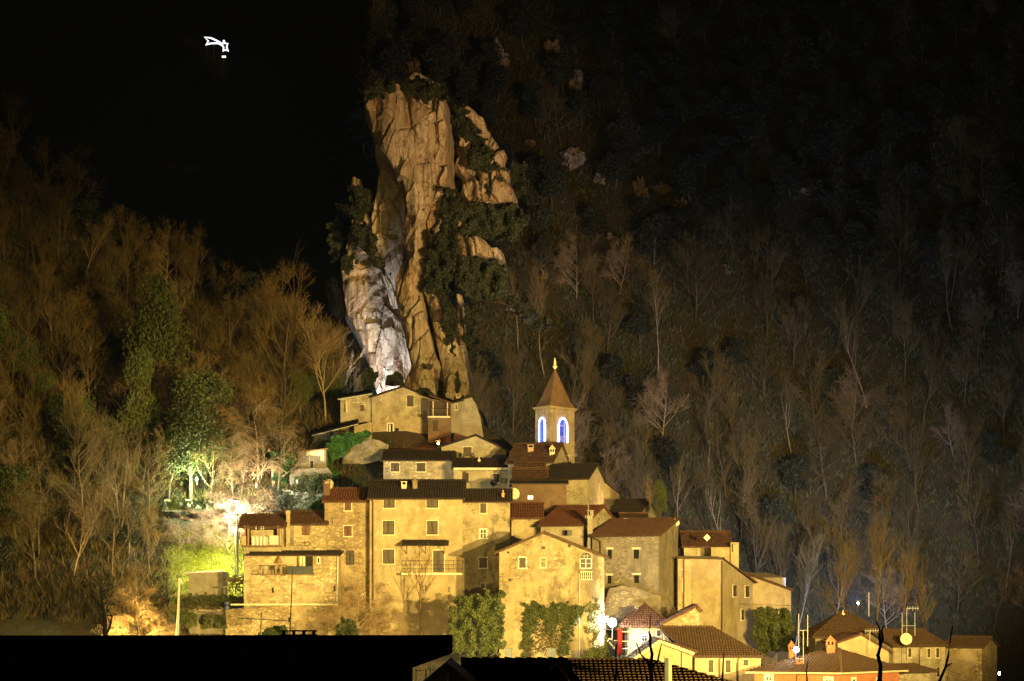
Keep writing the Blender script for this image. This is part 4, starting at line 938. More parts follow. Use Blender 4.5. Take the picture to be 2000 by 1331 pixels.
h = House('plain_gable_barn', 'smooth tan gable with thin flue behind the orange house', (1636,236), (1736,236), D=9, ye=1256, yeB=1272, yr=1240, t=.46, axis='BC', base=1300, wall='smooth', roof='tile', over=.5, gover=.25, thick=.14)
h = House('dark_hipped_house', 'highest right-hand house with dark hipped roof below the blue-white lamp', (1592,247), (1738,247), D=12, ye=1243, yr=1196, base=1290, wall='stone_dark', roof='tile_new', over=.4, hip=4)
h.chimney(1645,1649,1192,1206,252, 'creampaint', 'pot')
h = House('twin_slot_house', 'cream house with three dark slot windows and a small round dish at far right', (1745,240), (1846,243), D=8, ye=1261, yr=1232, base=1330, wall='stone_pale', roof='tile_new', over=.3)
h.window(1773.5,1779,1266,1283, 'shutter', fw=.04, frame='creampaint'); h.window(1811,1816,1267,1284, 'shutter', fw=.05); h.window(1828,1833,1266,1284, 'shutter', fw=.05); h.window(1829.5,1834.5,1303,1322, 'shutter', fw=.04); h.window(1849,1849.5,1318,1331, 'shutter', fw=.04)
h.pipe([(1803,1262),(1794,1268),(1794,1298)], r=.06)
h = House('far_rubble_house', 'dim rubble house with pale pointed gable, last house at the right end', (1846,248), (1918,246), (1947,252), ye=1263, yr=1246, base=1350, wall='stone', roof='tile_new', over=.25)
h = House('porch_wing', 'low porch roof with pale beam between orange house and slot-windowed house', (1752,224), (1816,226), D=5, ye=1310, yr=1300, base=1345, wall='stone_pale', roof='tile_new', over=.8)

# shed, hut things on the left
h = House('grey_shed', 'plain grey shed with thin sloping rusty roof left of the terrace house', (369,252), (436,252), D=4, ye=1121, yeB=1117, yr=1117, base=1160, wall='grey_wall', roof='tile', flat=True, cat='shed')
m = MB(); roof_poly(m, [P(359,1121,251.5)+Z*.05, P(437.5,1116,251.5)+Z*.05, P(437.5,1113,256), P(359,1118,256)], .08, tiles=False); h.part(m, 'roof', 'brick')
t = thing('wood_pile', 'sagging lean-to with stacked timber between grey shed and corner pier', 'lean-to', P(458,1160,250)); m = MB()
for i in range(26):
    q = P(random.uniform(436,470), random.uniform(1128,1142), 250+random.uniform(0,1)); m.tube([q, q+Vector((random.uniform(.5,1.4), random.uniform(-.3,.3), random.uniform(-.15,.35)))], .05, 5)
m.build('timber_stack', M['wood'], t)
m = MB(); m.tube([P(436,1146,249.8), P(477,1147,249.8)], .06, 5); m.tube([P(442,1146,249.8), P(466,1131,249.8)], .05, 5)
for x in (438, 450, 460, 474): m.tube([P(x,1160,249.9), P(x,1146,249.9)], .05, 5)
m.build('frame', M['bark_pale'], t)
t = thing('water_barrel', 'blue plastic barrel on the garden terrace below the grey shed', 'barrel', P(443,1192,249)); q = P(443,1192,249); m = MB(); m.lathe(q, [(.24,0),(.27,.1),(.27,.3),(.29,.32),(.27,.34),(.27,.6),(.29,.62),(.27,.64),(.25,.85),(.2,.88)], 14); m.build('drum', M['blue'], t); m = MB(); m.lathe(q+Z*.88, [(.24,0),(.26,.03),(.24,.07)], 14); m.build('lid', M['slate'], t)
for (xa,ya,xb,yb,lab) in ((378,1191,424,1195,'long pale plank lying on the garden terrace left of the blue barrel'),(330,1166,368,1157,'orange-lit plank slanting at the left foot of the grey shed')):
    m = MB(); m.box(P(xa,ya,250), P(xb,yb,250)-P(xa,ya,250), (0,.2,0), (0,0,.12)); tag(m.build('plank', M['bark_pale']), lab, 'plank')
# beside the white glare: pergola frame, cloths
t = thing('pergola', 'thin pale pole frame beside the white glare, near hanging cloths', 'pergola', P(1215,1285,238)); m = MB()
for x, y in ((1205,1250),(1230,1251),(1233,1240),(1199,1252)): m.tube([P(x,1290,238+(x%3)*.3), P(x,y,238+(x%3)*.3)], .035, 5)
m.build('post', M['metal_pale'], t)
for a_, b_, r_ in (((1199,1251,238),(1230,1253,238),.04),((1214,1267,238),(1229,1267,238),.03),((1213,1233.5,238.5),(1236,1234,238.5),.06)):
    m = MB(); m.tube([P(*a_), P(*b_)], r_, 5); m.build('crossbar', M['creampaint'], t)
sheet('long red cloth hanging from the pale pole frame', 1206.5, 1215, 1228, 1279, 237.6, 'red', 'hanging_cloth', 'cloth', amp=.06)
sheet('navy cloth with white edging hanging left of the red cloth', 1186, 1196.5, 1251, 1286, 237.4, 'navy', 'hanging_cloth', 'cloth')
sheet('darker navy cloth hanging between another navy cloth and the red one', 1198, 1205, 1252, 1284, 237.7, 'navy', 'hanging_cloth', 'cloth')
m = MB(); m.tube([P(1186,1253,237.3), P(1190,1247,237.3), P(1195,1249,237.3)], .06, 6); m.tube([P(1190,1254,237.3), P(1198,1264,237.3)], [.04,.05], 6); m.lathe(P(1199,1268,237.3), [(.03,0),(.12,.1),(.1,.22),(.02,.26)], 8); tag(m.build('white_rope', M['white']), 'white knotted rope draped over the navy cloth', 'rope')
# ------------------------------------------------------------------ dishes, antennas, poles
dish(642, 946, 253.4, .55, 'round pale satellite dish on the corner of the tall stone house', face=(-.25,-1,.2), poleh=1.2)
dish(964, 943, 281.2, .42, 'dark dish below the brown-curtained window of the beam house', 'wood_dark', face=(.1,-1,.2))
dish(1005, 964, 258.5, .62, 'large pale dish right of the narrow stained house roof', 'creampaint', face=(.5,-1,.1))
dish(1053, 915, 280.5, .6, 'pale dish in front of the nave wall above the gutter house', face=(.7,-1,.2))
dish(1321, 1020, 261, .42, 'white dish at the top right corner of the broad tiled roof', 'white', face=(.6,-1,.3), poleh=.6)
dish(1770, 1248, 238.6, .6, 'round yellow-lit dish on a pole above the slot-windowed house', face=(-.1,-1,.2), poleh=2.2)
dish(922, 890, 285, .35, 'dark dish beside the shuttered window of the wide gable house', 'wood_dark', face=(.4,-1,.2), poleh=.7)
antenna('thin aerial rising beside the tall grey flue', 1149, 981, 1060, 256.4, [(1009,1142,1156,4)], name='television_antenna')
antenna('pale square-topped mast rising beside the white lamp of the orange house', 1569, 1231, 1300, 219.3, [(1231,1559,1579,0)])
antenna('tall thin aerial left of the pale square-topped mast', 1560, 1199, 1266, 219.8)
antenna('tall thin aerial right of the pale square-topped mast', 1577.5, 1201, 1262, 219.8)
antenna('thin white pole standing right of the blue-white lamp', 1697, 1157, 1204, 246, [], r=.05)
antenna('leftmost thin aerial on the slot-windowed house roof', 1762, 1197, 1246, 240.5, [(1222,1762,1786,0)])
antenna('tall aerial with long top bar on the slot-windowed house roof', 1771, 1188, 1242, 241.5, [(1188,1770,1795,5)])
antenna('shorter aerial right of the long-barred one on the slot-windowed roof', 1787, 1195, 1242, 241, [])
antenna('thin aerial in front of the gabled barn with a bright horizontal bar', 1699, 1232, 1278, 235, [(1232,1688,1718,6)], mat='metal_pale')
antenna('short pole with crossbar on the tower-side wall', 1112, 886, 903, 284, [(889,1106,1128,3)])
antenna('small aerial on the small gutter house roof', 1049, 905, 925, 280, [(906,1042,1052,3)])
# poles of the near ground
t = thing('utility_pole', 'dark iron pole with insulator rising in front of the terrace house', 'pole', P(566,1250,200)); m = MB(); m.tube([P(565.5,1250,200), P(569,1172,200), P(571,1112,200)], [.07,.05,.035], 6); m.build('shaft', M['metal'], t); m = MB(); m.lathe(P(565.5,1215,200), [(.05,0),(.11,.05),(.11,.35),(.05,.4)], 8); m.build('insulator', M['wood_dark'], t)
t = thing('utility_pole', 'short dark iron post standing behind the black foreground roof', 'pole', P(509,1250,150)); m = MB(); m.tube([P(509,1250,150), P(511,1196,150)], .06, 6); m.build('shaft', M['metal'], t)
m = MB(); m.tube([P(463,1207.5,175), P(500,1209,165), P(566,1213,199)], .035, 5); tag(m.build('overhead_cable', M['metal']), 'short dark cable running between the two iron poles', 'cable')
t = thing('street_pole', 'brightly lit white concrete pole beside the tangled branches', 'pole', P(346,1262,236)); m = MB(); m.tube([P(345.5,1262,236), P(350.5,1129,236)], [.2,.11], 8); m.build('shaft', M['white'], t); m = MB(); m.tube([P(350,1132,236), P(354,1131,236), P(357,1136,236)], .05, 5); m.lathe(P(354,1138,236), [(.05,0),(.1,.05),(.08,.2)], 8); m.build('insulator', M['white'], t)
m = MB(); m.tube([P(1200,1170,262)]*1+[P(1600,1185,262), P(1900,1150,262)], .02, 4); tag(m.build('overhead_cable', M['metal']), 'faint cable crossing the haze right of the village', 'cable')
# ------------------------------------------------------------------ black house in the foreground
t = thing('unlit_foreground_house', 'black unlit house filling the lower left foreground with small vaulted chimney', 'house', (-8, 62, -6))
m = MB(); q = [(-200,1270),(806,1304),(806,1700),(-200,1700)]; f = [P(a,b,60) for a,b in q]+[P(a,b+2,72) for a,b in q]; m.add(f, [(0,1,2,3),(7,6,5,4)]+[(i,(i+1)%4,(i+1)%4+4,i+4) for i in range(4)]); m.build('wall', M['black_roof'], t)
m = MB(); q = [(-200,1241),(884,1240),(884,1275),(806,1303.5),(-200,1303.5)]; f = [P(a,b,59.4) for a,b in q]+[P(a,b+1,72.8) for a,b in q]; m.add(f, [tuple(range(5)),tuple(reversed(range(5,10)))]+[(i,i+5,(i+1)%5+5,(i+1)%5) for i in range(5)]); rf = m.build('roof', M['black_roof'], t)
m = MB(); Yc = 60.5; x0, x1 = PX(549,Yc), PX(617,Yc); z0 = PZ(1240.2,Yc); z1 = PZ(1233.5,Yc)
for i in range(4): xx = lerp(x0+.03, x1-.1, i/3); m.abox(xx, xx+.06, Yc, Yc+.3, z0, z1)
m.abox(x0, x1, Yc, Yc+.3, z0-.02, z0+.015); m.add([(x0-.03,Yc-.03,z1),(x1+.03,Yc-.03,z1),(x1+.03,Yc+.33,z1),(x0-.03,Yc+.33,z1),(x0+.02,Yc,z1+.035),(x1-.02,Yc,z1+.035),(x1-.02,Yc+.3,z1+.035),(x0+.02,Yc+.3,z1+.035)], [(3,2,1,0),(4,5,6,7),(0,1,5,4),(1,2,6,5),(2,3,7,6),(3,0,4,7)])
m.build('chimney', M['black_roof'], rf)
# aerials seen under its eave
antenna('thin bright aerial with a side bar seen under the black eave', 812.5, 1304, 1345, 92, [(1310,813,825,0)], r=.02)
antenna('comb-shaped aerial seen right under the black eave', 840, 1294, 1320, 92, [(1308,835,854,5)], r=.02)
antenna('stout bright pole between the two aerials under the black eave', 832, 1307, 1328, 92, [], r=.035)
# blue-grey gable
t = thing('slate_gable_house', 'blue-grey gabled roof end with a pale streak at the bottom edge', 'house', P(872,1400,78)); m = MB(); q = [(800,1400),(828,1334),(872,1296),(914,1334),(960,1400)]
q = [(780,1370),(872,1296),(964,1370)]; f = [P(a,b,78) for a,b in q]+[P(780,1500,78), P(964,1500,78)]; f = [f[3],f[4],f[2],f[1],f[0]]; f2 = [v+Vector((0,5,0)) for v in f]
m.add(f+f2, [tuple(range(5)),tuple(reversed(range(5,10)))]+[(i,i+5,(i+1)%5+5,(i+1)%5) for i in range(5)]); m.build('wall', M['slate'], t)
m = MB()
for a, b in (((776,1374),(872,1294.5)),((968,1374),(872,1294.5))):
    p_, q_ = P(*a,77.8), P(*b,77.8); m.add([p_,q_,q_+Vector((0,5.4,0)),p_+Vector((0,5.4,0)),p_+Z*.03,q_+Z*.03,q_+Vector((0,5.4,.03)),p_+Vector((0,5.4,.03))], [(3,2,1,0),(4,5,6,7),(0,1,5,4),(1,2,6,5),(2,3,7,6),(3,0,4,7)])
m.build('roof', M['slate'], t); m = MB(); m.tube([P(873,1345,77.9), P(876,1315,77.9)], [.035,.012], 5); m.build('streak_pipe', M['metal_pale'], t)
# tiled roofs in the foreground: real barrel tiles
def near_roof(name_label, xl, xr_top, xr_bot, ytop, ybot, Ya, Yb, mat, rib=.2, course=.42, seed=1):
    t = thing('tiled_roof_house', name_label, 'house', P((xl+xr_top)/2, ybot+90, (Ya+Yb)/2))
    e0, e1 = P(xl, ybot, Ya), P(xr_bot, ybot, Ya); r0, r1 = P(xl, ytop, Yb), P(xr_top, ytop, Yb)
    m = MB(); roof_poly(m, [e0, e1, r1, r0], .12, rib, course); 
    ridge_caps(m, r0, r1, .1); ridge_caps(m, e1, r1, .07); m.build('roof', M[mat], t)
    m = MB(); g = Vector((0,.4,-.15)); d = Vector((0,0,-3)); q = [e0+g, e1+g+Vector((-.2,0,0)), r1+Vector((-.2,-.2,-.2)), r0+Vector((0,-.2,-.2))]; m.add(q+[v+d for v in q], [(0,1,2,3),(7,6,5,4)]+[(i,i+4,(i+1)%4+4,(i+1)%4) for i in range(4)]); m.build('wall', M['brown_wall'], t)
    return t
near_roof('nearest tiled roof, rows of barrel tiles with bright edges at the bottom centre-right', 1110, 1272, 1470, 1291, 1345, 83, 87, 'tile_new', .17, .40)
near_roof('dark tiled roof left of the bright-edged one in the foreground', 900, 1112, 1150, 1289, 1345, 92, 97, 'tile_dark', .2, .42)
t = thing('chimney_stack', 'small chimney stack with pale lit side on the nearest tiled roof', 'chimney', P(1305,1312,82)); c0 = P(1305,1312,82); m = MB(); m.abox(c0.x-.12, c0.x+.02, 82, 82.3, c0.z-.5, PZ(1283,82)); m.build('stack', M['slate'], t); m = MB(); m.abox(c0.x+.02, c0.x+.13, 82.02, 82.28, c0.z-.5, PZ(1286,82)); m.abox(c0.x-.14,c0.x+.15,81.97,82.33,PZ(1285,82),PZ(1283,82)); m.build('lit_side_cap', M['brick'], t)  # paler block paints the lit side of the stack, cap included
t = thing('dark_gable_verge', 'black gable verge cutting diagonally between the two foreground roofs', 'roof edge', P(1100,1345,74)); m = MB(); m.tube([P(1070,1300,74), P(1092,1289,74), P(1135,1345,74)], .16, 6); m.build('verge', M['black_roof'], t); m = MB(); m.abox(PX(1109,74),PX(1115,74),74,74.2,PZ(1320,74),PZ(1289,74)); m.build('post', M['black_roof'], t)
for (x0, x1, lab) in ((986,1001,'left dim square post head against the gabled house foot'),(1068,1086,'right dim square post head against the gabled house foot')):
    m = MB(); Yq = 150; m.abox(PX(x0,Yq),PX(x1,Yq),Yq,Yq+.5,PZ(1320,Yq),PZ(1268,Yq)); m.abox(PX(x0-1,Yq),PX(x1+1,Yq),Yq-.05,Yq+.55,PZ(1268,Yq),PZ(1266,Yq)); tag(m.build('chimney_stack', M['slate']), lab, 'chimney')
antenna('comb aerial low before the ivy of the gabled house', 1035, 1276, 1293, 160, [(1277,1034,1063,7)], r=.02, mat='metal_pale')
# near bare shoots, out of focus in the photograph
def shoot(label, pts, Y, r0, side=()):
    t = thing('bare_shoot', label, 'branch', P(pts[0][0], pts[0][1], Y)); m = MB()
    ps = [P(a,b,Y)+Vector((0,random.uniform(-.05,.05),0)) for a,b in pts]; n_ = len(ps); m.tube(ps, [.68*lerp(r0, r0*.3, i/(n_-1))*(1+.2*(i%2)) for i in range(n_)], 7); m.build('stem', M['bark_dark'], t)
    for sp in side:
        m = MB(); qs = [P(a,b,Y) for a,b in sp]; m.tube(qs, [.7*lerp(r0*.7, r0*.25, i/(len(qs)-1)) for i in range(len(qs))], 6); m.build('twig', M['bark_dark'], t)
    return t
shoot('knobbly dark shoot with side twigs in front of the scalloped gable', [(1274,1420),(1273,1331),(1271,1300),(1274,1278),(1269,1258),(1271,1243),(1268,1235),(1270,1222),(1271,1203)], 24, .030, [[(1272,1300),(1262,1290),(1252,1278),(1243,1256)],[(1272,1303),(1285,1290),(1289,1270),(1292,1258)]])
shoot('thin dark shoot before the pergola', [(1203,1420),(1202,1331),(1204,1300),(1203,1270),(1206,1252)], 26, .022)
shoot('straight dark shoot in front of the corner roof house', [(1412,1420),(1411,1331),(1412,1310),(1413,1285),(1416,1262)], 25, .020)
shoot('tallest thick dark shoot in front of the gabled barn', [(1718,1440),(1717,1331),(1719,1300),(1716,1280),(1720,1262),(1717,1245),(1719,1228),(1712,1213)], 22, .034, [[(1718,1262),(1724,1248),(1722,1232),(1726,1222)]])
shoot('dark shoot leaning right before the far rubble house', [(1820,1420),(1836,1331),(1845,1305),(1853,1280),(1857,1255),(1860,1222)], 23, .024, [[(1845,1305),(1852,1299),(1860,1295)]])
shoot('short thin dark shoot before the orange house', [(1578,1420),(1577,1331),(1576,1310),(1578,1288)], 26, .018)
shoot('faint shoot beside the looped downpipe', [(1441,1420),(1439,1331),(1438,1295)], 27, .014)

# ------------------------------------------------------------------ comet of light on the mountain
cp = P(430, 118, 620); t = thing('comet_decoration', 'glowing white comet outline with a five-pointed star, high on the black mountain', 'light decoration', cp)
def tubepx(pts, r, Y=620): m = MB(); m.tube([P(a,b,Y) for a,b in pts], r, 6); return m
tubepx([(433.5,86.5),(430,83),(420,77.5),(411,74),(399.5,72.6),(407,80.3),(402,88),(410,85),(420,84.3),(428,85),(434,89)], .22).build('tail', M['starlight'], t)
tubepx([(437,78.5),(439.6,84.8),(445,85),(442.6,91),(445.8,100.3),(440.3,96.8),(436,100),(436.6,92),(432.5,86.2),(436,85.2),(437,78.5)], .22).build('star', M['starlight'], t)
m = MB()
for x in (404, 418, 437): m.tube([P(x, 128, 620.6), P(x, 80, 620.6)], .12, 5)
m.build('scaffold', M['metal'], t)
for x, lab in ((435.2,'left tiny warm lamp under the comet'),(439.5,'right tiny warm lamp under the comet')):
    m = MB(); m.lathe(P(x,112.5,618), [(.1,0),(.24,.15),(.22,.4),(.05,.5)], 8); tag(m.build('small_lamp', emis('pale_lamp_'+lab[:4].strip(), (1.0,.93,.6), 3.5)), lab, 'lamp')

# ------------------------------------------------------------------ lit lamps of the place, plus added fill lamps
SOD = (1.0, .69, .18); WARM = (1.0, .66, .26); WHT = (.85, 1.0, .80); BLU = (.86, .9, 1.0)
LE = 1.0
lamp('valley_floodlight', 'sodium floodlight mast in the valley, left of the other two', 880, 1372, 128, 225000*LE, SOD, rad=.5)
lamp('valley_floodlight', 'tall sodium floodlight mast on the right valley side, nearer the village', 2336, 950, 128, 500000*LE, SOD, aim=(4, 262, 9), spot=56, squeeze=.46, rad=.5)
lamp('valley_floodlight', 'tall sodium floodlight mast furthest out on the right valley side', 2900, 1000, 125, 1250000*LE, SOD, aim=(8, 262, 9), spot=56, squeeze=.46, rad=.5)
lamp('street_lamp', 'sodium street lamp low behind the black roof by the tangled branches', 262, 1262, 238, 18000*LE, SOD, rad=.2)
lamp('street_lamp', 'sodium street lamp at the bare foot of the cream house', 868, 1310, 226, 3500*LE, SOD, rad=.2)
lamp('street_lamp', 'sodium street lamp on the lane before the gabled house', 1010, 1345, 222, 7000*LE, SOD, rad=.2)
lamp('street_lamp', 'sodium wall lamp in the alley right of the twin-roofed house', 1222, 1018, 265, 600*LE, WARM, rad=.12, pole=.5, bulbr=.05)
lamp('street_lamp', 'small sodium lamp in front of the yellow-lit gable', 1330, 1345, 214, 5500*LE, SOD, rad=.2)
lamp('roof_fill_lamp', 'added fill lamp lighting the nearest tiled roof from the right', 1640, 1405, 76, 15000*LE, SOD, aim=P(1280,1320,85), spot=60, rad=.2)  # added to brighten the near roof; no known lamp stands here
lamp('cliff_floodlight', 'tall floodlight mast at the valley side aimed up at the cliff pillar', 3700, 1100, 112, 1900000*LE, (1.0,.62,.24), aim=P(812,400,336), spot=12, rad=.4)
lamp('hill_floodlight', 'tall floodlight mast at the valley side aimed up at the hill ledges', 3800, 1100, 112, 900000*LE, (1.0,.62,.24), aim=P(1080,330,360), spot=15, rad=.4)
lamp('pole_lamp', 'white-green street lamp at the slim pole beside the loggia house', 459, 1036, 263, 11000*LE, (1.0,.98,.42), rad=.2, bulb='bulb_white', bulbr=.1)
lamp('garden_lamp', 'white lamp hidden behind the bright dry bush', 462, 985, 268.5, 11500*LE, (1.0,.92,.80), rad=.2, bulb='bulb_white', bulbr=.06)
lamp('garden_lamp', 'added warm white fill lamp low under the arching pale trees', 500, 948, 282, 4500*LE, (1.0,.86,.62), rad=.2, bulb='bulb_white', bulbr=.03, pole=.3, head=False)  # extra lamp added to brighten the arching trees from below
lamp('shrub_lamp', 'white-green lamp under the green shrub by the path', 384, 936, 282, 6000*LE, (.72,1.0,.55), rad=.15, pole=.6, head=False, bulb='bulb_white', bulbr=.1)
lamp('hut_lamp', 'white lamp facing the whitewashed hut and ivy column', 580, 940, 281, 800*LE, WHT, rad=.15, pole=.3, head=False, bulb='bulb_white', bulbr=.03)
lamp('cliff_base_lamp', 'blue-white floodlight behind the top gabled house lighting the rock recess', 722, 775, 324, 36000*LE, BLU, aim=P(766,705,338), spot=66, rad=.2, bulb='bulb_white', bulbr=.05)
lamp('alley_lamp', 'orange lamp glowing in the alley beneath the balcony house', 856, 866, 296, 900*LE, (1.0,.36,.08), rad=.15, bulbr=.15)
lamp('glare_lamp', 'dazzling white lamp beside the hipped cottage', 1196, 1216, 240, 9000*LE, (1.0,.93,.86), rad=.5, bulb='bulb_white', bulbr=.42)
lamp('glare_lamp', 'small white lamp left of the dazzling one beside the hipped cottage', 1183, 1210, 241, 500*LE, (1.0,.93,.86), rad=.3, bulb='bulb_white', bulbr=.25)
lamp('roof_lamp', 'small dazzling white lamp beside the chimneys of the orange house', 1555, 1269, 221, 400*LE, (.85,.93,1.0), rad=.25, bulb='bulb_white', bulbr=.26, head=False)
lamp('hill_lamp', 'blue-white lamp behind the dark hipped house', 1676, 1178, 270, 230000*LE, (.34,.50,1.0), aim=P(1420,900,360), spot=74, rad=.25, bulb='bulb_white', bulbr=.12)
lamp('upper_lamp', 'warm lamp just behind the tiny bright cottage', 1228, 985, 278, 900*LE, WARM, rad=.15, bulbr=.05)
lamp('tree_lamp', 'warm lamp behind the far right roofs lighting the misty round trees', 1690, 1235, 268, 1300*LE, (1.0,.85,.7), rad=.3, bulbr=.05)
m = MB(); m.lathe(P(1952,1318,230), [(.05,0),(.1,.08),(.1,.2),(.02,.3)], 8); tag(m.build('distant_lamp', M['bulb_white']), 'tiny lone light at the far right edge', 'lamp')
# slim dark pole by the loggia
t = thing('utility_pole', 'slim dark pole standing over the brightly lit white one at the loggia', 'pole', P(464,1125,262)); m = MB(); m.tube([P(464,1125,262), P(464.5,983,262)], [.11,.07], 7); m.build('shaft', M['metal_pale'], t); m = MB(); m.lathe(P(464,1010,262), [(.08,0),(.16,.08),(.16,.35),(.08,.42)], 8); m.build('insulator', M['brick'], t)
# ------------------------------------------------------------------ vegetation
def rvec(s=1): return Vector((random.uniform(-s, s), random.uniform(-s, s), random.uniform(-s, s)))
def bare_tree(name, H, seed, limbs=9, spread=.55, up=.5, twmat='twig', barkmat='bark', droop=0, dens=1.0, base=.28, r0=None, tw=.022):
    random.seed(seed); T = MB(); W = MB(); r0 = r0 or H*.014
    pts = [Vector((0,0,-.6))]; p = Vector((0,0,0)); d = Vector((random.uniform(-.08,.08), random.uniform(-.08,.08), 1))
    n = 7
    for i in range(n+1):
        pts.append(p.copy()); d = (d+rvec(.12)+Vector((0,0,.08))).normalized(); p = p+d*(H*.82/n)
    T.tube(pts, [r0*1.15]+[r0*(1-.8*i/n) for i in range(n+1)], 6)
    def arm(p, d, L, r, lvl):
        ps = [p.copy()]; k = 3 if lvl < 3 else 2
        for i in range(k):
            d = (d+rvec(.22)+Vector((0,0,up*.22 if lvl < 3 else up*.1))-Vector((0,0,droop*(.25+.2*lvl)*(i+1)/k))).normalized(); p = p+d*(L/k); ps.append(p.copy())
        rs = [r*(1-.6*i/k) for i in range(k+1)]
        (T if lvl == 1 else W).tube(ps, rs, 4 if lvl < 3 else 3, cap=False)
        if lvl >= 4: return
        m_ = {1: 6, 2: 5, 3: 4}[lvl]; m_ = max(2, int(m_*dens+random.random()*.8))
        for j in range(m_):
            f = random.uniform(.25, 1.0)*(k-.001); i0 = int(f); q = ps[i0].lerp(ps[i0+1], f-i0)
            nd = (d+rvec(spread*1.15)+Vector((0,0,up*.25))).normalized()
            arm(q, nd, L*random.uniform(.45,.7), max(tw*.5, r*.42), lvl+1)
    for i in range(limbs):
        f = base+(1-base)*((i+random.random()*.6)/limbs); f = min(.98, f); idx = f*n; i0 = int(idx); q = pts[i0+1].lerp(pts[min(i0+2, n+1)], idx-i0)
        a = random.uniform(0, 6.283); dd = Vector((math.cos(a)*spread, math.sin(a)*spread, up+.25)).normalized()
        arm(q, dd, H*random.uniform(.25,.42)*(1.15-f*.55), r0*(1-.75*f)*.6+.01, 1)
    arm(pts[-1], Vector((0,0,1)), H*.22, r0*.2, 2)
    tm = T.build('trunk', M[barkmat], None, True, local=True); wm = W.build('crown', M[twmat], None, local=True)
    return tm, wm
def leafy(name, H, seed, R_=None, leaf=.3, nleaf=2600, mat='leaf', lumps=9, trunk=True, tall=1.0):
    random.seed(seed); R_ = R_ or H*.34; T = MB(); W = MB()
    T.tube([(0,0,-.6),(0,0,0),(random.uniform(-.2,.2),0,H*.35),(random.uniform(-.3,.3),.1,H*.72)], [H*.026,H*.022,H*.017,H*.007], 7)
    cs = []
    for i in range(lumps):
        a = random.uniform(0,6.283); rr = R_*random.uniform(.1,.75); z = H*random.uniform(.32,.86); s = R_*random.uniform(.35,.62)*(1.15-.5*abs(z/H-.55))
        cs.append((Vector((math.cos(a)*rr*(1.2-z/H*.6), math.sin(a)*rr*(1.2-z/H*.6), z)), s)); T.tube([(0,0,H*random.uniform(.2,.45)), cs[-1][0]], [H*.009,.02], 5)
    for i in range(nleaf):
        c, s = random.choice(cs); v = rvec(1)
        while v.length > 1: v = rvec(1)
        v = v.normalized()*(.45+.62*random.random()**.6) if random.random() < .8 else v
        p = c+Vector((v.x*s, v.y*s, v.z*s*.8*tall)); a = rvec(1).normalized()*leaf*random.uniform(.5,1.1); b = a.cross(rvec(1)).normalized()*leaf*random.uniform(.3,.6)
        W.add([p-a, p+b, p+a, p-b], [(0,1,2,3)])
    tm = T.build('trunk', M['bark'], None, True, local=True); wm = W.build('crown', M[mat], None, local=True)
    return tm, wm
PROTOS = []
def proto(f, *a, **k):
    t_, w_ = f('p', *a, **k); PROTOS.append((t_, w_)); return (t_.data, w_.data)
LEAN = 0
def plant(pr, x, y, z, s, rz, name, label, cat, group=None, sz=None, mats=None):
    t = thing(name, label, cat, (x, y, z), group); t.scale = (s, s, s*(sz or 1)); t.rotation_euler = (LEAN*math.sin(rz*3.1), LEAN*math.cos(rz*4.7), rz)
    for nm, me in (('trunk', pr[0]), ('crown', pr[1])):
        o = bpy.data.objects.new(nm, me); C.objects.link(o); o.parent = t
    return t
BT = [proto(bare_tree, 10, 11+i, limbs=8+i%4, spread=.5+.13*(i%4), up=.3+.12*(i%3), dens=1.1, tw=.016, base=.2+.06*(i%3)) for i in range(7)]
BTG = [proto(bare_tree, 10, 31+i, limbs=9, spread=.6, up=.5, twmat='twig_tan', barkmat='bark_pale') for i in range(2)]
TALL = [proto(bare_tree, 14, 51+i, limbs=8, spread=.4, up=.8, dens=.9, base=.45, barkmat='bark_pale', r0=.11) for i in range(3)]
OAK = [proto(leafy, 8, 71+i, leaf=.34, nleaf=2200, mat='leaf_oak', lumps=10) for i in range(4)]
EV = [proto(leafy, 9, 81+i, leaf=.17, nleaf=6500, mat='leaf_olive', lumps=12) for i in range(2)]
BUSH = [proto(leafy, 3, 91+i, R_=1.6, leaf=.2, nleaf=1500, mat='leaf', lumps=7) for i in range(3)]
WIDE = proto(bare_tree, 8, 101, limbs=12, spread=.8, up=.35, twmat='twig_tan', barkmat='bark_pale', dens=1.15, base=.15)
ARCH = proto(bare_tree, 7, 103, limbs=14, spread=.9, up=.3, twmat='twig_tan', barkmat='bark_pale', droop=.55, dens=1.2, base=.1)
for a_, b_ in PROTOS: bpy.data.objects.remove(a_); bpy.data.objects.remove(b_)
random.seed(99)
def px_of(x, Y): return 1000+x/Y*K
def py_of(z, Y): return 1150-z/Y*K
LEAN = .13
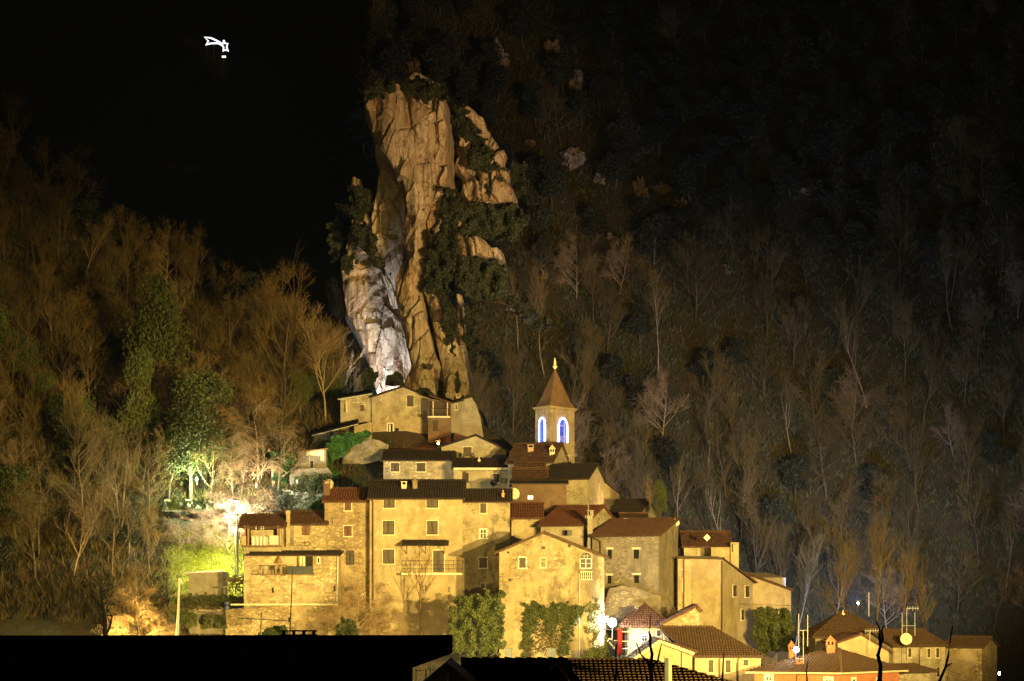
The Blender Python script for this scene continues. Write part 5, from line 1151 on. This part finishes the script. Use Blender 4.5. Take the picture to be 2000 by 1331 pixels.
# left wooded slope: bare trees
n = 0; spots = []
tries = 0
while n < 150 and tries < 9000:
    tries += 1; Y = random.uniform(262, 348); x = random.uniform(-.235*Y, -20); z = terr(x, Y); px, py = px_of(x, Y), py_of(z, Y)
    if px > 690 or py > 1235: continue
    if px > 300 and Y < 283: continue
    if px > 545 and Y < 306: continue
    if px > 640 and Y < 325: continue
    if any((x-a)**2+((Y-b)*.6)**2 < 3.2**2 for a, b in spots): continue
    spots.append((x, Y)); n += 1
    kind = random.random(); top = py < 620
    s = random.uniform(.75, 1.2)
    if kind < .13 or (top and kind < .3): plant(random.choice(OAK), x, Y, z, s*.85, random.uniform(0,6.3), 'evergreen_tree', 'dim evergreen tree among bare trees on the left slope', 'tree', 'evergreen trees on the left slope')
    elif kind < .22: plant(random.choice(EV), x, Y, z, s*.9, random.uniform(0,6.3), 'ivy_clad_tree', 'olive-green ivy-clad tree among bare brown trees on the left slope', 'tree', 'ivy-clad trees on the left slope')
    else: plant(random.choice(BT+BT+BTG[:1]+[WIDE]), x, Y, z, s*(1 if py > 700 else .85), random.uniform(0,6.3), 'bare_tree', 'leafless brown tree on the dim wooded left slope', 'tree', 'bare trees on the left slope', random.uniform(.8, 1.2))
# right wooded hill
n = 0; spots = []; tries = 0
while n < 290 and tries < 30000:
    tries += 1; Y = random.uniform(326, 560); x = random.uniform(-.075*Y, .235*Y); z = terr(x, Y); px, py = px_of(x, Y), py_of(z, Y)
    if py > 1290 or py < -60: continue
    if px < 640 or (px < 900 and py > 150 and Y < 365): continue
    if px < 1010 and 200 < py < 420 and Y < 352: continue
    if px < 1090 and Y < 340: continue
    dmin = 4.4+(Y-326)*.012
    if any((x-a)**2+((Y-b)*.75)**2 < dmin**2 for a, b in spots): continue
    if any(abs(px-ox) < ow+9 and -4 < py-oy < 60 for ox, oy, ow, oh in OUT): continue
    spots.append((x, Y)); n += 1; s = random.uniform(.8, 1.25); k = random.random()
    if py < 560: 
        if k < .86: plant(random.choice(OAK), x, Y, z, s*1.05, random.uniform(0,6.3), 'oak_tree', 'dark evergreen oak on the high dim hill right of the cliff', 'tree', 'dark oaks on the hill')
        else: plant(random.choice(BT), x, Y, z, s, random.uniform(0,6.3), 'bare_tree', 'leafless tree between dark oaks high on the hill', 'tree', 'bare trees among the oaks')
    else:
        if k < .14: plant(random.choice(TALL), x, Y, z, s, random.uniform(0,6.3), 'pale_trunked_tree', 'slender pale-trunked bare tree on the hill right of the village', 'tree', 'pale-trunked trees on the hill')
        elif k < .85: plant(random.choice(BT+[WIDE]), x, Y, z, s*1.05, random.uniform(0,6.3), 'bare_tree', 'leafless tree on the dark lower hill behind the village', 'tree', 'bare trees behind the village', random.uniform(1,1.3))
        else: plant(random.choice(OAK), x, Y, z, s*.8, random.uniform(0,6.3), 'oak_tree', 'small dark evergreen low on the hill behind the village', 'tree', 'dark evergreens low on the hill')
LEAN = 0
# distinct trees
def at_px(px, Y): x = PX(px, Y); return x, Y, terr(x, Y)
def T1(pr, px, pytop, Y, H0, name, label, cat='tree', rz=0, sx=1, zpy=None, grp=None):
    x = PX(px, Y); z = terr(x, Y) if zpy is None else PZ(zpy, Y); h_ = PZ(pytop, Y)-z; t = plant(pr, x, Y, z, 1, rz, name, label, cat, grp); s = h_/H0; t.scale = (s*sx, s*sx, s); return t
T1(EV[0], 400, 745, 287, 8.1, 'evergreen_tree', 'bright green ivy-covered tree lit from below above the path', rz=1, sx=1.0)
T1(EV[1], 372, 800, 284, 8.1, 'evergreen_tree', 'lower bright green tree left of the taller lit green one above the path', rz=2, sx=.95)
T1(EV[1], 310, 560, 300, 8.1, 'ivy_clad_tree', 'tall narrow tree thick with yellow-green ivy left of the lit green tree', rz=2, sx=.55)
T1(EV[0], 268, 700, 290, 8.1, 'ivy_clad_tree', 'ivy-covered trunk just left of the tall narrow ivy tree', rz=4, sx=.45)
T1(BT[0], 548, 505, 312, 10.4, 'bare_tree', 'tall orange-brown bare tree standing alone against the black gap', rz=.5, sx=.85)
T1(BTG[0], 625, 610, 322, 10.4, 'bare_tree', 'spreading forked bare tree just left of the cliff foot', rz=1.5, sx=1.2)
T1(ARCH, 500, 795, 287, 6.4, 'arching_tree', 'dense pale brown tree with branches arching down to the right above the ivy column', rz=0, sx=1.25)
T1(ARCH, 455, 845, 285, 6.4, 'arching_tree', 'tangled pale tree with long bare curved branches left of the dense arching one', rz=2.2, sx=1.0)
T1(BT[1], 1712, 1010, 262, 10.4, 'bare_tree', 'pale-limbed bare tree glowing in the mist at right', rz=.6, sx=.7, zpy=1240)
T1(BT[3], 1655, 1020, 264, 10.4, 'bare_tree', 'round misty tree left of the pale-limbed one', rz=1.1, sx=.62, zpy=1245)
T1(BT[5], 1765, 1075, 263, 10.4, 'bare_tree', 'smaller misty tree right of the pale-limbed one', rz=3, sx=.62, zpy=1245)
T1(BT[6], 1810, 1110, 265, 10.4, 'bare_tree', 'low reddish shrub-like tree right of all the misty trees', rz=4, sx=.4, zpy=1260)
T1(EV[1], 1288, 945, 268, 8.1, 'cypress_tree', 'tapering olive-grey tree right of the dark barn gable', rz=4, sx=.55, zpy=1025)
T1(WIDE, 1268, 942, 269.5, 7.5, 'flowering_tree', 'small bright pinkish-lit leafless tree against the dark, above the barn', rz=1, sx=.36, zpy=1005)
# dark tree and tangled branches lower left
DARK = bare_tree('p', 6, 203, limbs=7, spread=.85, up=.5, twmat='bark_dark', barkmat='bark_dark', dens=.55, base=.2, r0=.26); dk = (DARK[0].data, DARK[1].data); bpy.data.objects.remove(DARK[0]); bpy.data.objects.remove(DARK[1])
T1(dk, 206, 1125, 222, 6.0, 'dark_tree', 'thick black silhouetted tree trunk with spreading limbs above the black roof', rz=.4, sx=1.1, zpy=1262)
T1(ARCH, 272, 1150, 240, 6.4, 'tangled_shrub', 'brightly yellow-lit tangle of drooping branches right of the black trunk', rz=1.2, sx=1.3, zpy=1262, cat='shrub')
T1(ARCH, 306, 1178, 243, 6.4, 'tangled_shrub', 'lower yellow-lit tangle of branches next to the white pole', rz=3.9, sx=1.2, zpy=1262, cat='shrub')
T1(ARCH, 240, 1165, 243, 6.4, 'tangled_shrub', 'yellow-lit branch tangle directly behind the black trunk', rz=5, sx=1.1, zpy=1262, cat='shrub')
T1(BTG[0], 265, 1110, 247, 10.4, 'bare_tree', 'arching thin tree above the yellow-lit tangle', rz=5, sx=1.2, zpy=1262)
# bright dry bush by the garden lamp
for i, (px, py0, Y, s, lab) in enumerate(((470,945,274,1.5,'overexposed white-lit dry bush right behind the slim pole'),(430,962,275,1.3,'pale dry bush left of the overexposed one'),(508,958,275,1.2,'dry bush between overexposed one and mossy bank'),(445,985,270,1.3,'lower pale dry bush beside the slim pole'),(395,1000,272,1.3,'dry tangle at the upper edge of the bright meadow'),(350,1010,272,1.3,'dry tangle left end above the bright meadow'),(490,990,271,1.3,'white-lit dry bush just above the loggia roof'))):
    T1(ARCH, px, py0, Y, 6.4, 'dry_bush', lab, 'bush', rz=i*1.3, sx=s)
# slim tree before the cream house, others at the foot
SL = bare_tree('p', 7, 307, limbs=9, spread=.62, up=.6, twmat='twig', barkmat='wood', dens=.55, base=.35, r0=.12); slp = (SL[0].data, SL[1].data); bpy.data.objects.remove(SL[0]); bpy.data.objects.remove(SL[1])
T1(slp, 822, 1068, 246.5, 7.4, 'slim_bare_tree', 'slim bare tree with open twigs in front of the cream house', rz=.3, sx=.9, zpy=1240)
T1(slp, 963, 1098, 248.5, 7.4, 'slim_bare_tree', 'small dark-limbed tree against the narrow stained house', rz=2, sx=.95, zpy=1190)
for i, (px, t_, Y, sx, lab) in enumerate(((690,1155,243,1.0,'bare tangled bush below the tall stone house'),(735,1140,243.5,.9,'bare bush climbing the foot of the cream house near its downpipe'),(640,1195,243,1.3,'brown brushwood below the terrace house ledge'),(760,1170,243,1.0,'bare brush in front of the cream house left half'))):
    T1(ARCH if i % 2 else WIDE, px, t_, Y, 6.4 if i % 2 else 7.5, 'brushwood_bush', lab, 'bush', rz=i*2.1, sx=sx, zpy=1262)
# ivy masses and hedges: clumps of leaves over a shape
M['leaf_scrub0'] = leafmat('dry_creeper', (.05,.05,.015), (.10,.085,.03), (.15,.12,.05))
def ivy(label, outline, Y, depth, mat, n=4200, leaf=.16, name='ivy_mass', cat='ivy', lean=0, bulge=.8, ragged=8):
    """outline: polygon of marks; leaves fill a bulging volume in front of the wall at distance Y"""
    xs = [a for a, b in outline]; ys = [b for a, b in outline]; m = MB(); cnt = 0; cx = sum(xs)/len(xs)
    ph = random.uniform(0, 50)
    def inside(x, y):
        c = False; k = len(outline)
        for i in range(k):
            (x0,y0),(x1,y1) = outline[i], outline[(i+1)%k]
            if (y0 > y) != (y1 > y) and x < (x1-x0)*(y-y0)/(y1-y0)+x0: c = not c
        return c
    while cnt < n:
        x = random.uniform(min(xs)-3, max(xs)+3); y = random.uniform(min(ys)-3, max(ys)+3)
        dx = noise.noise(Vector((x*.08, y*.08, ph)))*ragged; dy = noise.noise(Vector((x*.08, y*.08, ph+9)))*ragged
        if not inside(x+dx, y+dy): continue
        cnt += 1; b_ = (noise.noise(Vector((x*.06, y*.06, ph+3)))+.6)*bulge
        Yd = Y-random.random()**.5*max(.05, b_)*depth+lean*(max(ys)-y)/(max(ys)-min(ys)+1)
        p = P(x, y, Yd); a = rvec(1).normalized()*leaf*random.uniform(.6,1.2); b = a.cross(rvec(1)).normalized()*leaf*random.uniform(.4,.8)
        m.add([p-a, p+b, p+a, p-b], [(0,1,2,3)])
    return tag(m.build(name, M[mat]), label, cat)
ivy('large rounded mass of green ivy at the lower left corner of the gabled house', [(884,1180),(900,1168),(930,1163),(955,1158),(975,1150),(985,1160),(988,1200),(980,1235),(985,1268),(960,1280),(885,1275),(878,1240),(880,1200)], 239.0, 2.6, 'leaf_olive', 11000, .15, ragged=16)
ivy('ragged dark ivy hanging across the lower wall of the gabled house', [(1026,1182),(1034,1176),(1060,1180),(1085,1182),(1110,1177),(1135,1180),(1140,1192),(1128,1210),(1120,1225),(1112,1255),(1106,1235),(1100,1215),(1085,1210),(1078,1250),(1072,1225),(1065,1205),(1050,1205),(1040,1250),(1030,1284),(1020,1284),(1022,1240)], 239.9, .9, 'leaf_olive', 6500, .12, 'ivy_curtain', ragged=15)
ivy('sparse dry creeper thinning out beneath the ragged ivy curtain', [(1022,1200),(1130,1195),(1128,1230),(1112,1262),(1100,1280),(1024,1284)], 239.95, .35, 'leaf_scrub0', 2600, .11, 'ivy_curtain', ragged=20)
ivy('thin ivy strand climbing right of the ragged ivy curtain', [(1098,1240),(1108,1232),(1112,1280),(1100,1285),(1092,1270)], 239.9, .7, 'leaf_olive', 900, .14, 'ivy_curtain')
ivy('ivy patch on the stained right edge of the gabled house', [(1145,1180),(1165,1170),(1176,1200),(1172,1250),(1160,1285),(1150,1240)], 239.9, .5, 'leaf_olive', 900, .12, 'ivy_curtain', ragged=22)
ivy('bright green ivy column left of the whitewashed hut', [(524,884),(540,877),(562,878),(574,888),(570,905),(566,940),(560,965),(538,968),(534,935),(536,905)], 287.5, 2.0, 'leaf_bright', 5200, .17, 'ivy_column')
m = MB(); m.tube([P(535,960,287), P(533,905,287)], .25, 7); tag(m.build('stone_post', M['stone_pale']), 'pale post standing at the left edge of the ivy column', 'post')
ivy('green hedge bank sloping between hut and curved rubble wall', [(634,868),(650,856),(680,845),(705,843),(728,848),(712,856),(690,868),(672,888),(650,900),(644,935),(640,950),(636,915)], 291.5, 2.4, 'leaf_bright', 7000, .18, 'hedge_bank', 'hedge')
ivy('dark green shrub below the hedge bank', [(640,935),(655,920),(664,925),(658,945),(640,952)], 288, 1.5, 'leaf_bright', 900, .16, 'shrub', 'shrub')
ivy('green shrub just above the red-shuttered cottage roof', [(606,990),(618,980),(636,978),(636,1000),(608,1000)], 262, 1.5, 'leaf_bright', 1500, .15, 'shrub', 'shrub')
ivy('dark green bushes in front of the quoined wall', [(1475,1195),(1488,1183),(1500,1188),(1520,1195),(1535,1190),(1545,1205),(1550,1235),(1540,1270),(1480,1275),(1470,1240)], 262, 3, 'leaf_olive', 5000, .2, 'shrub', 'shrub')
ivy('yellow-green shrub before the ledge left of the vaulted chimney', [(508,1236),(525,1226),(545,1222),(560,1216),(562,1248),(508,1248)], 238, 2, 'leaf_olive', 1800, .14, 'shrub', 'shrub')
ivy('green shrub at the foot of the brushwood below the cream house', [(655,1225),(668,1208),(690,1215),(700,1235),(698,1250),(652,1250)], 238, 2, 'leaf_olive', 1600, .15, 'shrub', 'shrub')
for (x, y, w_, lab) in ((372,1212,13,'leftmost of three round shrubs on the garden terrace'),(401,1215,11,'middle of three round shrubs on the garden terrace'),(430,1215,13,'rightmost of three round shrubs on the garden terrace')):
    ivy(lab, [(x-w_,y+12),(x-w_,y-6),(x-w_*.5,y-15),(x+w_*.5,y-15),(x+w_,y-6),(x+w_,y+12)], 245, 1.6, 'leaf_olive', 1300, .13, 'round_shrub', 'shrub', ragged=4)
ivy('low weeds along the foot of the gabled house beside the white glare', [(1130,1290),(1150,1268),(1180,1262),(1187,1240),(1192,1290)], 236.5, 1.5, 'leaf_olive', 1500, .13, 'weeds', 'weeds')
# bushes clinging to the cliff
def cb(label, outline, Y, depth=2.5, n=2500, mat='leaf', leaf=.24, ragged=14): ivy(label, outline, Y, depth, mat, n, leaf, 'cliff_bush', 'bush', bulge=1.1, ragged=ragged)['group'] = 'bushes clinging to the cliff'
def bl(cx, cy, w_, h_): return [(cx+w_*math.cos(i*.7854), cy+h_*math.sin(i*.7854)) for i in range(8)]
cb('dark bushes fringing the brow of the lit cliff head', [(790,172),(800,160),(830,158),(862,165),(875,185),(868,196),(850,188),(835,205),(815,192),(800,182)], 330.5, 3, 2600)
cb('bush above the left lobe of the cliff head', [(706,196),(716,172),(740,160),(765,165),(770,178),(745,186),(725,200)], 331, 3, 2200)
cb('dark bush filling the notch right of the pale slab', [(872,370),(886,362),(896,392),(893,420),(880,445),(862,452),(858,420)], 330, 3, 2600)
cb('big dark thicket under the right rock shoulder', [(890,410),(915,398),(950,402),(985,408),(1015,400),(1030,430),(1000,470),(960,462),(920,470),(895,455)], 339, 4, 8000, leaf=.3)
cb('dark thicket hugging the right side of the pillar half way down', [(846,458),(868,448),(890,462),(898,500),(885,530),(870,575),(838,578),(828,540),(838,500)], 327.5, 3.5, 6500)
cb('round dark thicket below the small lit ledge', [(900,505),(925,500),(960,512),(985,520),(990,560),(950,585),(905,580),(893,545)], 338, 4, 6500, leaf=.3)
cb('dark bush splitting the top of the right shoulder', [(885,205),(905,210),(918,235),(940,262),(960,285),(975,300),(950,305),(925,282),(905,262),(890,240)], 341, 3, 3000)
cb('dark bush across the middle of the right shoulder', [(905,285),(930,292),(962,312),(985,330),(998,350),(975,352),(945,335),(915,320)], 340.5, 3, 3000)
cb('small dark bush in the lower right shoulder rock', bl(952,365,10,16), 339.5, 2, 900)
cb('bush at the far rim of the shoulder', bl(1012,350,16,34), 344, 3, 2200)
cb('dark bushes over the brown recess left of the pillar', [(682,372),(700,360),(722,372),(735,410),(726,440),(722,480),(700,470),(705,430),(684,420)], 348, 3, 3500)
cb('dark bush between recess and left rock lump', [(690,440),(712,432),(728,452),(738,500),(760,535),(742,530),(720,498),(698,482)], 340.5, 3, 2600)
cb('small bush in a hollow on the left lump', bl(683,515,13,18), 341, 2.5, 1400)
cb('bush at the outer edge of the left lump', bl(655,470,14,40), 350, 3, 2200)
cb('dark bush against the white-lit rock base', [(752,752),(756,735),(772,726),(786,738),(788,752)], 312, 2, 1700, leaf=.16, ragged=6)
cb('dark bush left of the one against the white-lit rock', bl(722,735,14,22), 313, 2, 1500, leaf=.16)
cb('dark bush on the roof line below the cave', [(812,764),(820,756),(838,758),(848,768),(842,774),(822,770)], 309, 1.5, 1100, leaf=.14, ragged=4)
cb('hanging bush streak in the lower crags', [(866,600),(880,590),(890,620),(888,680),(880,700),(872,660)], 325, 2, 1600)
cb('bush in the lowest crag cleft', bl(893,748,5,24), 313, 1.5, 700, leaf=.14, ragged=4)
cb('dark scrub edging the right crags', [(905,590),(930,600),(935,680),(925,730),(912,700),(908,640)], 335, 3, 3000)
cb('scrub above the diagonal ledge right of the crags', [(940,555),(985,560),(1040,600),(1080,640),(1040,640),(990,600)], 350, 3, 3000, 'leaf_oak', .3)
ivy('low weeds spilling over the earthen wall under the grey shed', [(345,1166),(400,1160),(478,1164),(478,1185),(345,1188)], 250.3, 1, 'leaf_olive', 1400, .13, 'wall_weeds', 'weeds', ragged=20)
# small cave mouth above the roofs: solid disc, its shade put into the colour
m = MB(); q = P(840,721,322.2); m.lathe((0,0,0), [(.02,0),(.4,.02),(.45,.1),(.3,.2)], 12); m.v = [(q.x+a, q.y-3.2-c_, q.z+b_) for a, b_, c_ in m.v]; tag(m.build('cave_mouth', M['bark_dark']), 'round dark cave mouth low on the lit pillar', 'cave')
for i, (o_, Y) in enumerate((([(535,955),(575,958),(636,962),(636,1000),(560,1012),(530,1005)],278.2),([(570,935),(600,925),(645,928),(648,962),(575,965)],286),([(320,972),(360,975),(420,978),(425,990),(330,992)],279.5))):
    ivy(('mossy weeds clinging to the bank wall','sparse weeds on the garden wall below the hut','weeds hiding the wall by the path')[i], o_, Y, 1.2, 'leaf_olive', 1500, .14, 'wall_weeds', 'weeds', ragged=22)
M['leaf_scrub'] = leafmat('olive_scrub', (.03,.035,.012), (.06,.06,.02), (.10,.09,.04))
# grass and undergrowth: what nobody could count
def scatter(name, n, region, mat, hgt, wid, lean=.4, clump=None, kind='stuff', blades=3):
    m = MB(); k = 0; tr = 0
    while k < n and tr < n*12:
        tr += 1; x, Y = region()
        if x is None: continue
        z = terr(x, Y); k += 1
        for b in range(blades):
            p = Vector((x+random.uniform(-.3,.3), Y+random.uniform(-.3,.3), z-.1)); h_ = hgt*random.uniform(.5,1.3); w_ = wid*random.uniform(.6,1.4)
            a = random.uniform(0, 3.14); d = Vector((random.uniform(-lean,lean), random.uniform(-lean,lean), 1))*h_; s_ = Vector((math.cos(a)*w_, math.sin(a)*w_, 0)); mid = p+d*.55+rvec(.08*hgt)
            m.add([p-s_, p+s_, mid+s_*.6, p+d, mid-s_*.6], [(0,1,2,3,4)])
    return tag(m.build(name, M[mat], loc=(0,0,0)), kind=kind)
def rg_meadow():
    Y = random.uniform(255, 278); x = random.uniform(-41, -27)
    return (x, Y) if px_of(x, Y) < 476+random.random()*10 else (None, None)
scatter('meadow_grass', 9000, rg_meadow, 'grass_b', .28, .035)
def rg_dry():
    Y = random.uniform(240, 262); x = random.uniform(-46, -14)
    return (x, Y) if px_of(x, Y) < 760 else (None, None)
scatter('dry_grass', 5000, rg_dry, 'drygrass', .35, .03)
def rg_left():
    Y = random.uniform(255, 350); return random.uniform(-.24*Y, -20), Y
def lf(xy): return xy if px_of(*xy) < 700 and not (px_of(*xy) > 330 and xy[1] < 281) else (None, None)
scatter('slope_scrub', 9000, lambda: lf(rg_left()), 'leaf_scrub', .8, .12, .9, blades=4)
scatter('undergrowth', 12000, lambda: lf(rg_left()), 'twig', 1.2, .025, .7, blades=5)
def rg_right():
    Y = random.uniform(322, 560); return random.uniform(-.07*Y, .24*Y), Y
def rf_(xy): return xy if py_of(terr(*xy), xy[1]) < 1300 else (None, None)
scatter('forest_undergrowth', 18000, lambda: rf_(rg_right()), 'twig', 1.5, .035, .8, blades=4)
scatter('shrub_foliage', 24000, lambda: rf_(rg_right()), 'leaf_scrub', 1.1, .16, .9, blades=4)
def rg_vil():
    Y = random.uniform(262, 300); x = random.uniform(-33, -14); return x, Y
scatter('bank_weeds', 2500, rg_vil, 'leaf_olive', .5, .07, .7)
# ------------------------------------------------------------------ night haze over the valley
hm = bpy.data.materials.new('night_haze'); hm.use_nodes = True; hn = hm.node_tree; hn.nodes.remove(hn.nodes['Principled BSDF'])
pv = hn.nodes.new('ShaderNodeVolumePrincipled'); pv.inputs['Color'].default_value = (.35,.5,1.0,1); pv.inputs['Density'].default_value = .00004; pv.inputs['Anisotropy'].default_value = .2
hn.links.new(pv.outputs[0], hn.nodes['Material Output'].inputs['Volume'])
m = MB(); m.abox(-440, 440, -8, 890, -60, 330); hz = tag(m.build('haze', hm, loc=(0,0,0)), kind='stuff')
